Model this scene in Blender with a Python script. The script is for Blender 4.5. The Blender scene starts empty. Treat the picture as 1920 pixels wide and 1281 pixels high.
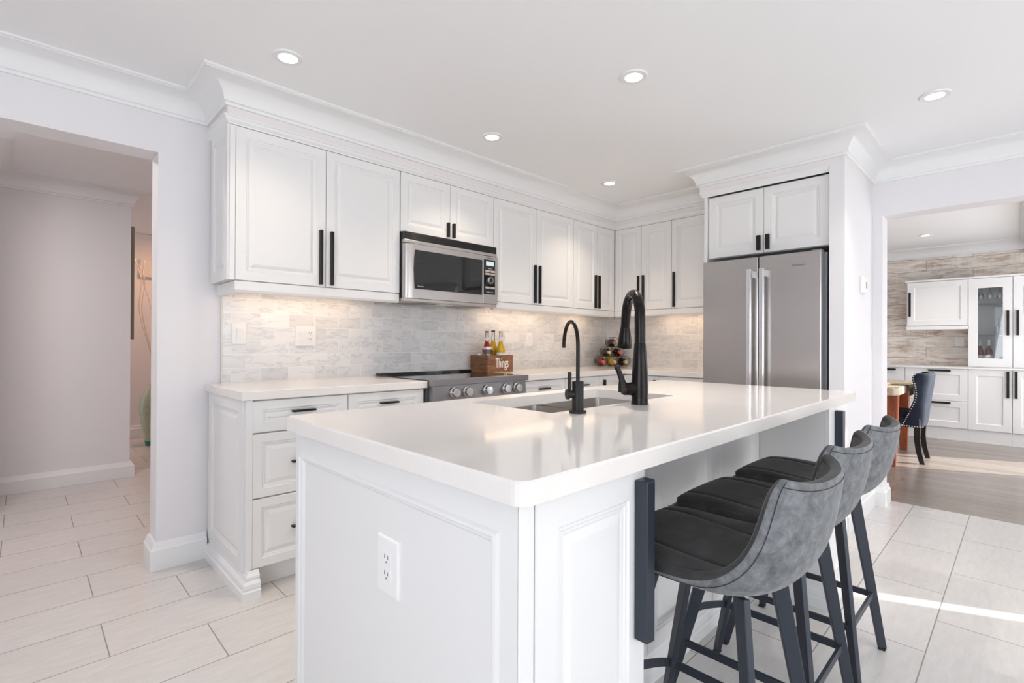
import bpy, bmesh, math, random
from mathutils import Vector, Matrix
random.seed(7)
S = bpy.context.scene
COL = S.collection
PI = math.pi

# ------------------------------------------------------------------ camera
CAM_F, CAM_YAW, CAM_PITCH, CAM_ROLL, CAM_H = 939.565, 45.651, 0.1974, 0.2400, 1.135
cd = bpy.data.cameras.new('camera'); cam = bpy.data.objects.new('camera', cd); COL.objects.link(cam)
a, b, c = math.radians(CAM_YAW), math.radians(CAM_PITCH), math.radians(CAM_ROLL)
F = Vector((math.cos(a)*math.cos(b), math.sin(a)*math.cos(b), math.sin(b)))
R0 = Vector((math.sin(a), -math.cos(a), 0)); U0 = R0.cross(F)
R = R0*math.cos(c) + U0*math.sin(c); U = -R0*math.sin(c) + U0*math.cos(c)
m = Matrix.Identity(4)
for i in range(3):
    m[i][0], m[i][1], m[i][2] = R[i], U[i], -F[i]
m[2][3] = CAM_H
cam.matrix_world = m
cd.sensor_fit = 'HORIZONTAL'; cd.sensor_width = 36.0; cd.lens = CAM_F/1920*36.0
cd.clip_start = 0.02
S.camera = cam

# ------------------------------------------------------------------ world, sun, daylight, exposure
w = bpy.data.worlds.new('world'); S.world = w; w.use_nodes = True
bg = w.node_tree.nodes['Background']; bg.inputs[0].default_value = (0.80, 0.89, 1.0, 1); bg.inputs[1].default_value = 1.6
S.view_settings.view_transform = 'Standard'; S.view_settings.look = 'None'
S.view_settings.gamma = 1.0; S.view_settings.use_curve_mapping = False
S.view_settings.exposure = 0.46
S.cycles.use_denoising = True
S.cycles.max_bounces = 10; S.cycles.diffuse_bounces = 6; S.cycles.glossy_bounces = 5
S.cycles.transparent_max_bounces = 12; S.cycles.transmission_bounces = 6
S.cycles.sample_clamp_indirect = 6.0

def light(name, kind, loc, energy, color=(1, 1, 1), size=None, size_y=None, aim=None, spread=None, **kw):
    l = bpy.data.lights.new(name, kind); l.energy = energy; l.color = color
    if kind == 'AREA':
        l.shape = 'RECTANGLE' if size_y else 'DISK'; l.size = size
        if size_y: l.size_y = size_y
        if spread: l.spread = spread
    for k, v in kw.items(): setattr(l, k, v)
    o = bpy.data.objects.new(name, l); COL.objects.link(o); o.location = loc
    if aim is not None:
        o.rotation_euler = Vector(aim).to_track_quat('-Z', 'Y').to_euler()
    return o
COOL = (0.90, 0.95, 1.0)
SUN_EL = math.radians(21.0)
SUN_DIR = Vector((-0.412*math.cos(SUN_EL), 0.911*math.cos(SUN_EL), -math.sin(SUN_EL)))
light('sun', 'SUN', (6, -6, 5), 9.0, (1.0, 0.95, 0.88), aim=SUN_DIR, angle=0.009)
light('daylight_patio', 'AREA', (1.7, -2.50, .80), 19, COOL, 3.0, 1.5, aim=(0, 1, .80))
light('skylight_patio', 'AREA', (1.5, -2.48, 1.30), 28, COOL, 2.6, 1.6, aim=(.15, .5, -1.0))
light('daylight_side', 'AREA', (-2.05, -0.6, 1.35), 30, COOL, 2.2, 1.5, aim=(1, .15, .75))
light('daylight_dining', 'AREA', (6.4, -1.45, 1.25), 42, (0.97, 0.98, 1.0), 2.6, 2.0, aim=(0, 1, .6))

# ------------------------------------------------------------------ mesh builder
class MB:
    def __init__(s): s.v = []; s.f = []; s.m = []
    def add(s, vs, fs, mi=0):
        o = len(s.v); s.v += [tuple(p) for p in vs]
        for f in fs: s.f.append([o+i for i in f]); s.m.append(mi)
        return s
    def box(s, x0, x1, y0, y1, z0, z1, mi=0):
        return s.add([(x0,y0,z0),(x1,y0,z0),(x1,y1,z0),(x0,y1,z0),(x0,y0,z1),(x1,y0,z1),(x1,y1,z1),(x0,y1,z1)],
                     [(0,3,2,1),(4,5,6,7),(0,1,5,4),(1,2,6,5),(2,3,7,6),(3,0,4,7)], mi)
    def prism(s, poly, z0, z1, axis='z', mi=0):
        n = len(poly)
        def P(p, h):
            return {'z': (p[0], p[1], h), 'y': (p[0], h, p[1]), 'x': (h, p[0], p[1])}[axis]
        vs = [P(p, z0) for p in poly] + [P(p, z1) for p in poly]
        fs = [tuple(range(n-1, -1, -1)), tuple(range(n, 2*n))] + [(i, (i+1) % n, n+(i+1) % n, n+i) for i in range(n)]
        return s.add(vs, fs, mi)
    def lathe(s, prof, cx=0, cy=0, cz=0, seg=24, axis='z', mi=0, sx=1, sy=1):
        vs = []; n = len(prof)
        for k in range(seg):
            t = 2*PI*k/seg; ct, st = math.cos(t), math.sin(t)
            for r, z in prof:
                p = (r*ct*sx, r*st*sy, z)
                if axis == 'y': p = (p[0], p[2], p[1])
                if axis == 'x': p = (p[2], p[0], p[1])
                vs.append((cx+p[0], cy+p[1], cz+p[2]))
        fs = []
        for k in range(seg):
            k2 = (k+1) % seg
            for i in range(n-1):
                fs.append((k*n+i, k2*n+i, k2*n+i+1, k*n+i+1))
        if prof[0][0] > 1e-6: fs.append([k*n for k in range(seg)][::-1])
        if prof[-1][0] > 1e-6: fs.append([k*n+n-1 for k in range(seg)])
        return s.add(vs, fs, mi)
    def tube(s, pts, r, seg=12, caps=True, mi=0, closed=False):
        pts = [Vector(p) for p in pts]; n = len(pts)
        rs = r if isinstance(r, (list, tuple)) else [r]*n
        T = []
        for i in range(n):
            if closed: d = pts[(i+1) % n]-pts[i-1]
            else: d = pts[min(i+1, n-1)]-pts[max(i-1, 0)]
            T.append(d.normalized())
        up = Vector((0, 0, 1)) if abs(T[0].z) < 0.9 else Vector((1, 0, 0))
        N = (up - T[0]*up.dot(T[0])).normalized(); vs = []
        for i in range(n):
            N = (N - T[i]*N.dot(T[i])).normalized(); B = T[i].cross(N)
            for k in range(seg):
                t = 2*PI*k/seg
                vs.append(pts[i] + (N*math.cos(t)+B*math.sin(t))*rs[i])
        fs = []
        for i in range(n if closed else n-1):
            j = (i+1) % n
            for k in range(seg):
                k2 = (k+1) % seg
                fs.append((i*seg+k, i*seg+k2, j*seg+k2, j*seg+k))
        if caps and not closed:
            fs.append(tuple(range(seg))[::-1]); fs.append(tuple((n-1)*seg+k for k in range(seg)))
        return s.add(vs, fs, mi)
    def bar(s, p, q, w, t, side, w2=None, t2=None, mi=0):
        """flat bar from p to q; w measured along `side`, t across it"""
        p, q = Vector(p), Vector(q); d = (q-p).normalized(); A = Vector(side); A = (A-d*A.dot(d)).normalized(); B = d.cross(A)
        w2 = w2 or w; t2 = t2 or t
        vs = [p+A*sx*w/2+B*sy*t/2 for sx, sy in ((-1,-1),(1,-1),(1,1),(-1,1))] + [q+A*sx*w2/2+B*sy*t2/2 for sx, sy in ((-1,-1),(1,-1),(1,1),(-1,1))]
        return s.add(vs, [(0,1,2,3)[::-1],(4,5,6,7),(0,1,5,4),(1,2,6,5),(2,3,7,6),(3,0,4,7)], mi)
    def sweep(s, path, prof, closed=False, mi=0):
        """profile (out, z) swept along plan path with mitres; out points to the right of travel"""
        n = len(path); P = [Vector((p[0], p[1])) for p in path]
        def nrm(i, j):
            d = (P[j]-P[i]).normalized(); return Vector((d.y, -d.x))
        M = []
        for i in range(n):
            if closed or 0 < i < n-1:
                a_, b_ = nrm(i-1, i), nrm(i, (i+1) % n); mm = (a_+b_); M.append(mm/(mm.dot(a_)))
            elif i == 0: M.append(nrm(0, 1))
            else: M.append(nrm(n-2, n-1))
        k = len(prof); vs = []
        for i in range(n):
            for o, z in prof: vs.append((P[i].x+M[i].x*o, P[i].y+M[i].y*o, z))
        fs = []
        for i in range(n if closed else n-1):
            j = (i+1) % n
            for q in range(k):
                q2 = (q+1) % k
                fs.append((i*k+q, i*k+q2, j*k+q2, j*k+q))
        if not closed:
            fs.append(tuple(range(k))[::-1]); fs.append(tuple((n-1)*k+q for q in range(k)))
        return s.add(vs, fs, mi)
    def rings(s, x0, x1, z0, z1, y, ring, mi=0):
        """panelled face looking to -y: nested rectangles (inset, depth)"""
        vs = []; fs = []
        for o, d in ring:
            vs += [(x0+o, y+d, z0+o), (x1-o, y+d, z0+o), (x1-o, y+d, z1-o), (x0+o, y+d, z1-o)]
        for i in range(len(ring)-1):
            for k in range(4):
                k2 = (k+1) % 4
                fs.append((i*4+k, i*4+k2, i*4+4+k2, i*4+4+k))
        e = (len(ring)-1)*4; fs.append((e, e+1, e+2, e+3))
        return s.add(vs, fs, mi)
    def door(s, x0, x1, z0, z1, y=0.0, th=0.02, fr=0.048, style='raised', mi=0):
        if style == 'raised':
            R_ = [(0, th), (0, .002), (.002, 0), (fr, 0), (fr+.003, .004), (fr+.010, .005), (fr+.014, .009), (fr+.020, .010), (fr+.034, .004), (fr+.038, .003)]
        elif style == 'shaker':
            R_ = [(0, th), (0, .0015), (.0015, 0), (fr, 0), (fr+.006, .006), (fr+.012, .008)]
        else:
            R_ = [(0, th), (0, .0015), (.0015, 0)]
        s.rings(x0, x1, z0, z1, y, R_, mi)
        return s.add([(x0,y+th,z0),(x1,y+th,z0),(x1,y+th,z1),(x0,y+th,z1)], [(3,2,1,0)], mi)
    def grid(s, rows, mi=0, flip=False):
        h = len(rows); w_ = len(rows[0]); vs = [p for r_ in rows for p in r_]; fs = []
        for i in range(h-1):
            for j in range(w_-1):
                f = (i*w_+j, i*w_+j+1, (i+1)*w_+j+1, (i+1)*w_+j)
                fs.append(f[::-1] if flip else f)
        return s.add(vs, fs, mi)
    def build(s, name, mat, parent=None, bevel=0, smooth=False, sub=0, fix=True, kind=None, label=None, seg=2):
        me = bpy.data.meshes.new(name); me.from_pydata([tuple(p) for p in s.v], [], s.f)
        mats = mat if isinstance(mat, (list, tuple)) else [mat]
        for q in mats: me.materials.append(q)
        for p, mi in zip(me.polygons, s.m): p.material_index = mi
        if fix:
            bm = bmesh.new(); bm.from_mesh(me); bmesh.ops.recalc_face_normals(bm, faces=bm.faces); bm.to_mesh(me); bm.free()
        o = bpy.data.objects.new(name, me); COL.objects.link(o)
        if parent: o.parent = parent
        if bevel:
            mo = o.modifiers.new('bevel', 'BEVEL'); mo.width = bevel; mo.segments = seg; mo.limit_method = 'ANGLE'; mo.angle_limit = math.radians(40)
        if sub:
            mo = o.modifiers.new('sub', 'SUBSURF'); mo.levels = sub; mo.render_levels = sub
        if smooth or sub:
            for p in me.polygons: p.use_smooth = True
            if smooth == 'angle':
                mo = None
                for p in me.polygons: p.use_smooth = True
                try: me.set_sharp_from_angle(angle=math.radians(40))
                except Exception: pass
        if kind: o['kind'] = kind
        if label: o['label'] = label
        return o

def thing(name, label, cat, loc=(0,0,0), rz=0.0, group=None):
    o = bpy.data.objects.new(name, None); COL.objects.link(o); o.empty_display_size = .1
    o.location = loc; o.rotation_euler = (0, 0, rz); o['label'] = label; o['category'] = cat
    if group: o['group'] = group
    return o
def tag(o, label, cat, group=None):
    o['label'] = label; o['category'] = cat
    if group: o['group'] = group
    return o
def copy_tree(o, parent=None):
    q = o.copy(); COL.objects.link(q)
    if parent: q.parent = parent
    for ch in list(o.children): copy_tree(ch, q)
    return q
def text(name, body, mat, parent, loc, size, rot, xs=1.0, ext=.0006, align='CENTER', bold=0.0):
    cu = bpy.data.curves.new(name, 'FONT'); cu.body = body; cu.size = size; cu.extrude = ext; cu.align_x = align; cu.align_y = 'CENTER'; cu.offset = bold
    cu.materials.append(mat); o = bpy.data.objects.new(name, cu); COL.objects.link(o)
    bpy.context.view_layer.update(); dg = bpy.context.evaluated_depsgraph_get()
    me = bpy.data.meshes.new_from_object(o.evaluated_get(dg)); bpy.data.objects.remove(o); me.name = name
    o = bpy.data.objects.new(name, me); COL.objects.link(o)
    if not me.materials: me.materials.append(mat)
    o.location = loc; o.rotation_euler = rot; o.scale = (xs, 1, 1); o.parent = parent
    return o
def spline(pts, n=8):
    P = [Vector(p) for p in pts]; out = []
    for i in range(len(P)-1):
        p0, p1, p2, p3 = P[max(i-1,0)], P[i], P[i+1], P[min(i+2,len(P)-1)]
        for k in range(n):
            t = k/n
            out.append(.5*((2*p1)+(p2-p0)*t+(2*p0-5*p1+4*p2-p3)*t*t+(3*p1-p0-3*p2+p3)*t**3))
    out.append(P[-1]); return out

# ------------------------------------------------------------------ materials
def mat(name, col, rough=.5, metal=0.0, spec=.5, **kw):
    mt = bpy.data.materials.new(name); mt.use_nodes = True
    p = mt.node_tree.nodes['Principled BSDF']
    p.inputs['Base Color'].default_value = (*col, 1); p.inputs['Roughness'].default_value = rough
    p.inputs['Metallic'].default_value = metal; p.inputs['Specular IOR Level'].default_value = spec
    for k, v in kw.items(): p.inputs[k.replace('_', ' ')].default_value = v
    return mt
class NT:
    def __init__(s, mt): s.t = mt.node_tree; s.p = s.t.nodes['Principled BSDF']
    def n(s, typ, **kw):
        nd = s.t.nodes.new(typ)
        for k, v in kw.items():
            if k in nd.inputs: nd.inputs[k].default_value = v
            else: setattr(nd, k, v)
        return nd
    def l(s, a_, b_): s.t.links.new(a_, b_)
    def coords(s, order='xyz', scale=(1,1,1), loc=(0,0,0)):
        tc = s.n('ShaderNodeTexCoord'); sp = s.n('ShaderNodeSeparateXYZ'); cb = s.n('ShaderNodeCombineXYZ')
        s.l(tc.outputs['Object'], sp.inputs[0])
        for i, ch in enumerate(order):
            if ch in 'xyz': s.l(sp.outputs['xyz'.index(ch)], cb.inputs[i])
        mp = s.n('ShaderNodeMapping'); mp.inputs['Scale'].default_value = scale; mp.inputs['Location'].default_value = loc
        s.l(cb.outputs[0], mp.inputs[0]); return mp.outputs[0]
    def ramp(s, fac, stops):
        r = s.n('ShaderNodeValToRGB'); e = r.color_ramp.elements
        while len(e) < len(stops): e.new(.5)
        for q, (pos, col) in zip(e, stops): q.position = pos; q.color = (*col, 1) if len(col) == 3 else col
        s.l(fac, r.inputs[0]); return r.outputs[0]
    def mix(s, fac, a_, b_, mode='MIX'):
        x = s.n('ShaderNodeMix', data_type='RGBA', blend_type=mode)
        for sock, val in ((0, fac), (6, a_), (7, b_)):
            if hasattr(val, 'is_linked') or hasattr(val, 'links'): s.l(val, x.inputs[sock])
            elif sock == 0: x.inputs[0].default_value = val
            else: x.inputs[sock].default_value = (*val, 1)
        return x.outputs[2]
    def noise(s, vec, scale, detail=4, rough=.55, dist=0):
        x = s.n('ShaderNodeTexNoise'); x.inputs['Scale'].default_value = scale; x.inputs['Detail'].default_value = detail
        x.inputs['Roughness'].default_value = rough; x.inputs['Distortion'].default_value = dist
        s.l(vec, x.inputs['Vector']); return x.outputs['Fac']
    def bump(s, h, strength=.1, dist=.01):
        x = s.n('ShaderNodeBump'); x.inputs['Strength'].default_value = strength; x.inputs['Distance'].default_value = dist
        s.l(h, x.inputs['Height']); s.l(x.outputs[0], s.p.inputs['Normal'])
    def brick(s, vec, wd, ht, c1, c2, mortar, ms=.0015, off=.5, bias=0, smooth=.1):
        x = s.n('ShaderNodeTexBrick'); x.offset = off; x.offset_frequency = 2; x.squash = 1
        for k, v in (('Scale', 1), ('Mortar Size', ms), ('Mortar Smooth', smooth), ('Bias', bias), ('Brick Width', wd), ('Row Height', ht)): x.inputs[k].default_value = v
        for k, v in (('Color1', c1), ('Color2', c2), ('Mortar', mortar)): x.inputs[k].default_value = (*v, 1)
        s.l(vec, x.inputs['Vector']); return x

M = {}
M['wall'] = mat('wall_paint', (.79, .77, .785), .6)
M['ceiling'] = mat('ceiling_paint', (.875, .88, .89), .7)
M['trim'] = mat('trim_paint', (.82, .82, .82), .38)
M['cab'] = mat('cabinet_lacquer', (.80, .79, .783), .32)
M['frieze'] = mat('frieze_paint', (.80, .765, .755), .5)
M['plate'] = mat('outlet_plastic', (.86, .85, .84), .3)
M['slot'] = mat('outlet_slot', (.16, .15, .15), .5)
M['black'] = mat('black_handle', (.014, .011, .010), .42, 0, .28)
M['bronze'] = mat('dark_bronze', (.007, .0045, .0035), .24, .0, .22)
M['iron'] = mat('slate_metal', (.024, .030, .043), .38, .1)
M['darkgap'] = mat('dark_gap', (.01, .01, .01), .6)  # near-black for the door gasket and for shade in the fridge gaps
M['chrome'] = mat('polished_steel', (.78, .78, .80), .16, 1)
M['gloss_black'] = mat('black_glass', (.012, .012, .013), .04, 0, .6)
M['black_plastic'] = mat('black_plastic', (.012, .011, .011), .3)
M['rubber'] = mat('foot_rubber', (.015, .015, .015), .6)
M['lens'] = mat('lamp_lens', (1, 1, 1), .4); _p = M['lens'].node_tree.nodes['Principled BSDF']
_p.inputs['Emission Color'].default_value = (1, .90, .76, 1); _p.inputs['Emission Strength'].default_value = 9
M['display'] = mat('lit_display', (.3, .38, .4), .3); _p = M['display'].node_tree.nodes['Principled BSDF']
_p.inputs['Emission Color'].default_value = (.62, .75, .78, 1); _p.inputs['Emission Strength'].default_value = .45
M['button'] = mat('microwave_button', (.50, .42, .34), .4)
M['panel_print'] = mat('panel_print', (.62, .62, .62), .5)
M['white_ink'] = mat('white_ink', (.88, .85, .80), .6)
M['grey_ink'] = mat('grey_logo', (.13, .10, .09), .4)
M['filter'] = mat('grease_filter', (.30, .25, .20), .45, .6)
M['label'] = mat('paper_label', (.80, .80, .82), .6)
M['purple'] = mat('purple_label', (.40, .28, .55), .6)
M['lid'] = mat('jar_lid', (.72, .68, .64), .35, .4)
M['cork'] = mat('cork', (.52, .36, .22), .8)
M['foil_red'] = mat('red_foil', (.62, .07, .05), .35)
M['foil_gold'] = mat('gold_foil', (.55, .42, .18), .35, .3)
M['foil_brown'] = mat('brown_foil', (.30, .16, .10), .4, .2)
M['nail'] = mat('nailhead', (.85, .85, .86), .2, .9)
M['ebony'] = mat('ebony_leg', (.01, .009, .01), .22)
M['grill'] = mat('plate_grey', (.70, .66, .64), .5)
M['twig'] = mat('pale_twig', (.80, .66, .55), .7)
M['canvas_edge'] = mat('canvas_edge', (.30, .27, .19), .8)
M['soap'] = mat('pink_candle', (.62, .34, .33), .6)

def mk_glass(name, tint, gloss=.12, rough=.02):
    mt = bpy.data.materials.new(name); mt.use_nodes = True; t = mt.node_tree; t.nodes.clear()
    o = t.nodes.new('ShaderNodeOutputMaterial'); mx = t.nodes.new('ShaderNodeMixShader'); tr = t.nodes.new('ShaderNodeBsdfTransparent')
    gl = t.nodes.new('ShaderNodeBsdfGlossy'); fr = t.nodes.new('ShaderNodeFresnel'); ad = t.nodes.new('ShaderNodeMath'); ad.operation = 'ADD'
    fr.inputs[0].default_value = 1.5; ad.inputs[1].default_value = gloss-.04; tr.inputs[0].default_value = (*tint, 1); gl.inputs['Roughness'].default_value = rough
    t.links.new(fr.outputs[0], ad.inputs[0]); t.links.new(ad.outputs[0], mx.inputs[0]); t.links.new(tr.outputs[0], mx.inputs[1]); t.links.new(gl.outputs[0], mx.inputs[2]); t.links.new(mx.outputs[0], o.inputs[0])
    return mt
M['pane'] = mk_glass('clear_pane', (.95, .96, .955), .07)
M['thin_glass'] = mk_glass('thin_glass', (.90, .92, .92), .10)
M['jar_glass'] = mk_glass('jar_glass', (.82, .80, .76), .10)
M['red_liquor'] = mat('red_liquor', (.36, .018, .010), .08, 0, .6)
M['yellow_liquor'] = mat('yellow_liquor', (.58, .37, .012), .08, 0, .6)
M['white_wine'] = mat('white_wine_bottle', (.66, .46, .08), .12, 0, .6)
M['dark_bottle'] = mat('dark_bottle_glass', (.030, .016, .012), .08, 0, .6)
M['wine_red'] = mat('red_bottle_glass', (.16, .03, .025), .08, 0, .6)
M['spice'] = mat('jar_contents', (.42, .32, .22), .8)

# steel, brushed
def steel(name, col, rough, axis, sc=(1, 1, 260), bmp=.04, dr=(-.05, .08)):
    mt = mat(name, col, rough, 1.0); n = NT(mt); v = n.coords('xyz', sc)
    f = n.noise(v, 1.0, 3, .6)
    mr = n.n('ShaderNodeMapRange'); mr.inputs['To Min'].default_value = rough+dr[0]; mr.inputs['To Max'].default_value = rough+dr[1]
    n.l(f, mr.inputs['Value']); n.l(mr.outputs[0], n.p.inputs['Roughness'])
    if bmp: n.bump(f, bmp, .002)
    return mt
M['steel_fridge'] = steel('brushed_steel_fridge', (.46, .43, .41), .25, 'x', (2, 2, 300), .012, (-.02, .03)); M['steel_fridge'].node_tree.nodes['Principled BSDF'].inputs['Anisotropic'].default_value = .75
_t = M['steel_fridge'].node_tree.nodes.new('ShaderNodeTangent'); _t.direction_type = 'RADIAL'; _t.axis = 'Z'; M['steel_fridge'].node_tree.links.new(_t.outputs[0], M['steel_fridge'].node_tree.nodes['Principled BSDF'].inputs['Tangent'])
M['steel'] = steel('brushed_steel', (.56, .53, .51), .30, 'x', (2, 2, 300))
M['steel_dark'] = steel('brushed_steel_dark', (.30, .295, .31), .34, 'x', (2, 2, 300))
M['sink'] = steel('sink_steel', (.52, .49, .46), .33, 'x', (60, 60, 4))
M['side_grey'] = mat('appliance_side', (.20, .21, .24), .45, .3)

# quartz worktop
mt = mat('quartz', (.80, .765, .735), .095, 0, .5); n = NT(mt); v = n.coords('xyz')
n.l(n.ramp(n.noise(v, 9, 6, .6), [(.3, (.80, .757, .722)), (.7, (.825, .788, .758))]), n.p.inputs['Base Color']); M['quartz'] = mt

# floor tile
mt = mat('porcelain_tile', (.56, .53, .51), .22, 0, .45); n = NT(mt)
L_, H_ = .617, .2923
v = n.coords('xyz', (1, 1, 1), (-.232+L_*10, -.255+H_*40, 0))
bk = n.brick(v, L_, H_, (0, 0, 0), (1, 1, 1), (.5, .5, .5), .0022, .5)
tc_ = n.coords('xyz'); mp2 = n.n('ShaderNodeMapping'); mp2.inputs['Rotation'].default_value = (0, 0, -.55); mp2.inputs['Scale'].default_value = (2.2, 10, 1); n.l(tc_, mp2.inputs[0])
g = n.noise(mp2.outputs[0], 4.0, 8, .68, .5)
g2 = n.noise(n.coords('xyz', (30, 70, 1)), 3.0, 3, .6)
base = n.ramp(g, [(.25, (.590, .562, .542)), (.55, (.655, .630, .612)), (.8, (.705, .683, .666))])
base = n.mix(.10, base, n.ramp(g2, [(.3, (.45, .41, .38)), (.7, (.74, .71, .68))]))
tone = n.mix(.06, base, bk.outputs['Color'], 'SOFT_LIGHT')
n.l(n.mix(bk.outputs['Fac'], tone, (.30, .27, .25)), n.p.inputs['Base Color'])
inv = n.n('ShaderNodeMath', operation='SUBTRACT'); inv.inputs[0].default_value = 1; n.l(bk.outputs['Fac'], inv.inputs[1])
n.bump(inv.outputs[0], .4, .002); M['tile'] = mt

# marble brick backsplash
def marble(name, order):
    mt = mat(name, (.8, .8, .8), .22, 0, .5); n = NT(mt)
    v = n.coords(order, (1, 1, 1), (.03, -.915+.0765*20, 0))
    bk = n.brick(v, .153, .0765, (0, 0, 0), (1, 1, 1), (.5, .5, .5), .0017, .5)
    sp = n.n('ShaderNodeVectorMath', operation='SCALE'); sp.inputs['Scale'].default_value = 9.0; n.l(bk.outputs['Color'], sp.inputs[0])
    ad = n.n('ShaderNodeVectorMath', operation='ADD'); n.l(v, ad.inputs[0]); n.l(sp.outputs[0], ad.inputs[1])
    mp = n.n('ShaderNodeMapping'); mp.inputs['Rotation'].default_value = (0, 0, .7); mp.inputs['Scale'].default_value = (.9, 3.0, 1); n.l(ad.outputs[0], mp.inputs[0])
    f = n.noise(mp.outputs[0], 4.6, 8, .60, .35)
    s1 = n.n('ShaderNodeMath', operation='SUBTRACT'); n.l(f, s1.inputs[0]); s1.inputs[1].default_value = .5
    s2 = n.n('ShaderNodeMath', operation='ABSOLUTE'); n.l(s1.outputs[0], s2.inputs[0])
    vein = n.ramp(s2.outputs[0], [(0, (.60, .60, .62)), (.010, (.82, .82, .83)), (.035, (1, 1, 1))])
    cl = n.ramp(n.noise(mp.outputs[0], 2.5, 4, .5), [(.3, (.76, .76, .768)), (.65, (.86, .855, .85))])
    base = n.mix(.55, cl, vein, 'MULTIPLY')
    tn = n.ramp(bk.outputs['Color'], [(0, (.87, .87, .875)), (1, (1, 1, 1))])
    base = n.mix(1.0, base, tn, 'MULTIPLY')
    n.l(n.mix(bk.outputs['Fac'], base, (.87, .86, .855)), n.p.inputs['Base Color'])
    inv = n.n('ShaderNodeMath', operation='SUBTRACT'); inv.inputs[0].default_value = 1; n.l(bk.outputs['Fac'], inv.inputs[1])
    n.bump(inv.outputs[0], .25, .0015)
    return mt
M['marble_back'] = marble('marble_brick', 'xz0'); M['marble_right'] = marble('marble_brick_side', 'yz0')

# dining planks
mt = mat('oak_planks', (.3, .25, .2), .25, 0, .5); n = NT(mt)
v = n.coords('yx0'); bk = n.brick(v, 1.15, .125, (0, 0, 0), (1, 1, 1), (.5, .5, .5), .0012, .37)
g = n.noise(n.coords('yx0', (2, 22, 1)), 3, 6, .65, .5)
base = n.ramp(g, [(.25, (.225, .180, .150)), (.5, (.300, .248, .212)), (.75, (.365, .315, .280))])
base = n.mix(.35, base, n.ramp(bk.outputs['Color'], [(0, (.19, .155, .13)), (1, (.42, .37, .33))]))
n.l(n.mix(bk.outputs['Fac'], base, (.08, .06, .05)), n.p.inputs['Base Color']); M['oak'] = mt
# whitewashed plank wall
mt = mat('whitewashed_planks', (.6, .5, .4), .7); n = NT(mt)
v = n.coords('yz0', (1, 1, 1), (.2, .03, 0)); bk = n.brick(v, 1.1, .142, (0, 0, 0), (1, 1, 1), (.5, .5, .5), .002, .41)
sp = n.n('ShaderNodeVectorMath', operation='SCALE'); sp.inputs['Scale'].default_value = 7.0; n.l(bk.outputs['Color'], sp.inputs[0])
ad = n.n('ShaderNodeVectorMath', operation='ADD'); n.l(n.coords('yz0', (1.9, 8, 1)), ad.inputs[0]); n.l(sp.outputs[0], ad.inputs[1])
g = n.noise(ad.outputs[0], 2.2, 9, .70, .6)
ad2 = n.n('ShaderNodeVectorMath', operation='ADD'); n.l(n.coords('yz0', (34, 2.5, 1)), ad2.inputs[0]); n.l(sp.outputs[0], ad2.inputs[1])
g3 = n.noise(ad2.outputs[0], 1.6, 4, .6)
base = n.ramp(g, [(.30, (.34, .25, .185)), (.41, (.55, .46, .39)), (.50, (.74, .68, .62)), (.66, (.86, .83, .79))])
base = n.mix(.30, base, n.ramp(g3, [(.3, (.38, .29, .22)), (.6, (.85, .80, .75))]), 'SOFT_LIGHT')
n.l(n.mix(bk.outputs['Fac'], base, (.30, .22, .17)), n.p.inputs['Base Color']); M['planks'] = mt

def wood(name, cols, order, sc, rough=.5):
    mt = mat(name, cols[1], rough); n = NT(mt); g = n.noise(n.coords(order, sc), 3, 6, .65, .8)
    n.l(n.ramp(g, [(.3, cols[0]), (.5, cols[1]), (.72, cols[2])]), n.p.inputs['Base Color']); return mt
M['crate'] = wood('rustic_crate', [(.07, .028, .012), (.23, .10, .045), (.36, .18, .085)], 'xyz', (4, 4, 26))
M['cherry'] = wood('cherry_wood', [(.20, .045, .018), (.34, .085, .03), (.46, .15, .05)], 'xyz', (14, 14, 2), .3)
M['table_top'] = wood('light_tabletop', [(.40, .29, .20), (.62, .50, .38), (.72, .62, .50)], 'xyz', (2, 14, 14), .4)
M['straw'] = wood('straw_runner', [(.30, .24, .10), (.55, .46, .24), (.66, .58, .36)], 'xyz', (40, 40, 40), .9)

def suede(name, c0, c1, c2, sc=9, sheen=.3):
    mt = mat(name, c1, .78, 0, .25); n = NT(mt); v = n.coords('xyz')
    g = n.noise(v, sc, 7, .65, .3)
    n.l(n.ramp(g, [(.3, c0), (.5, c1), (.72, c2)]), n.p.inputs['Base Color'])
    n.p.inputs['Sheen Weight'].default_value = sheen; n.p.inputs['Sheen Roughness'].default_value = .4
    n.bump(n.noise(v, 260, 3, .6), .12, .002); return mt
M['suede'] = suede('grey_suede', (.085, .088, .093), (.150, .155, .162), (.245, .252, .262), 38, .2)
M['pad'] = suede('charcoal_suede', (.030, .029, .029), (.046, .045, .045), (.068, .067, .066), 12, .12)
M['seam'] = mat('seam_thread', (.035, .034, .034), .8)
M['velvet'] = suede('navy_velvet', (.010, .015, .029), (.018, .025, .044), (.028, .039, .064), 6, .06)

# frosted green glass vase
mt = mat('green_vase_glass', (.42, .52, .36), .25, 0, .5); n = NT(mt)
g = n.noise(n.coords('xyz', (1, 1, .35)), 60, 4, .7)
n.l(n.ramp(g, [(.3, (.42, .48, .34)), (.6, (.58, .63, .48))]), n.p.inputs['Base Color']); M['vase'] = mt
M['vase_base'] = mat('vase_foot_glass', (.02, .22, .14), .08, 0, .6)

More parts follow.
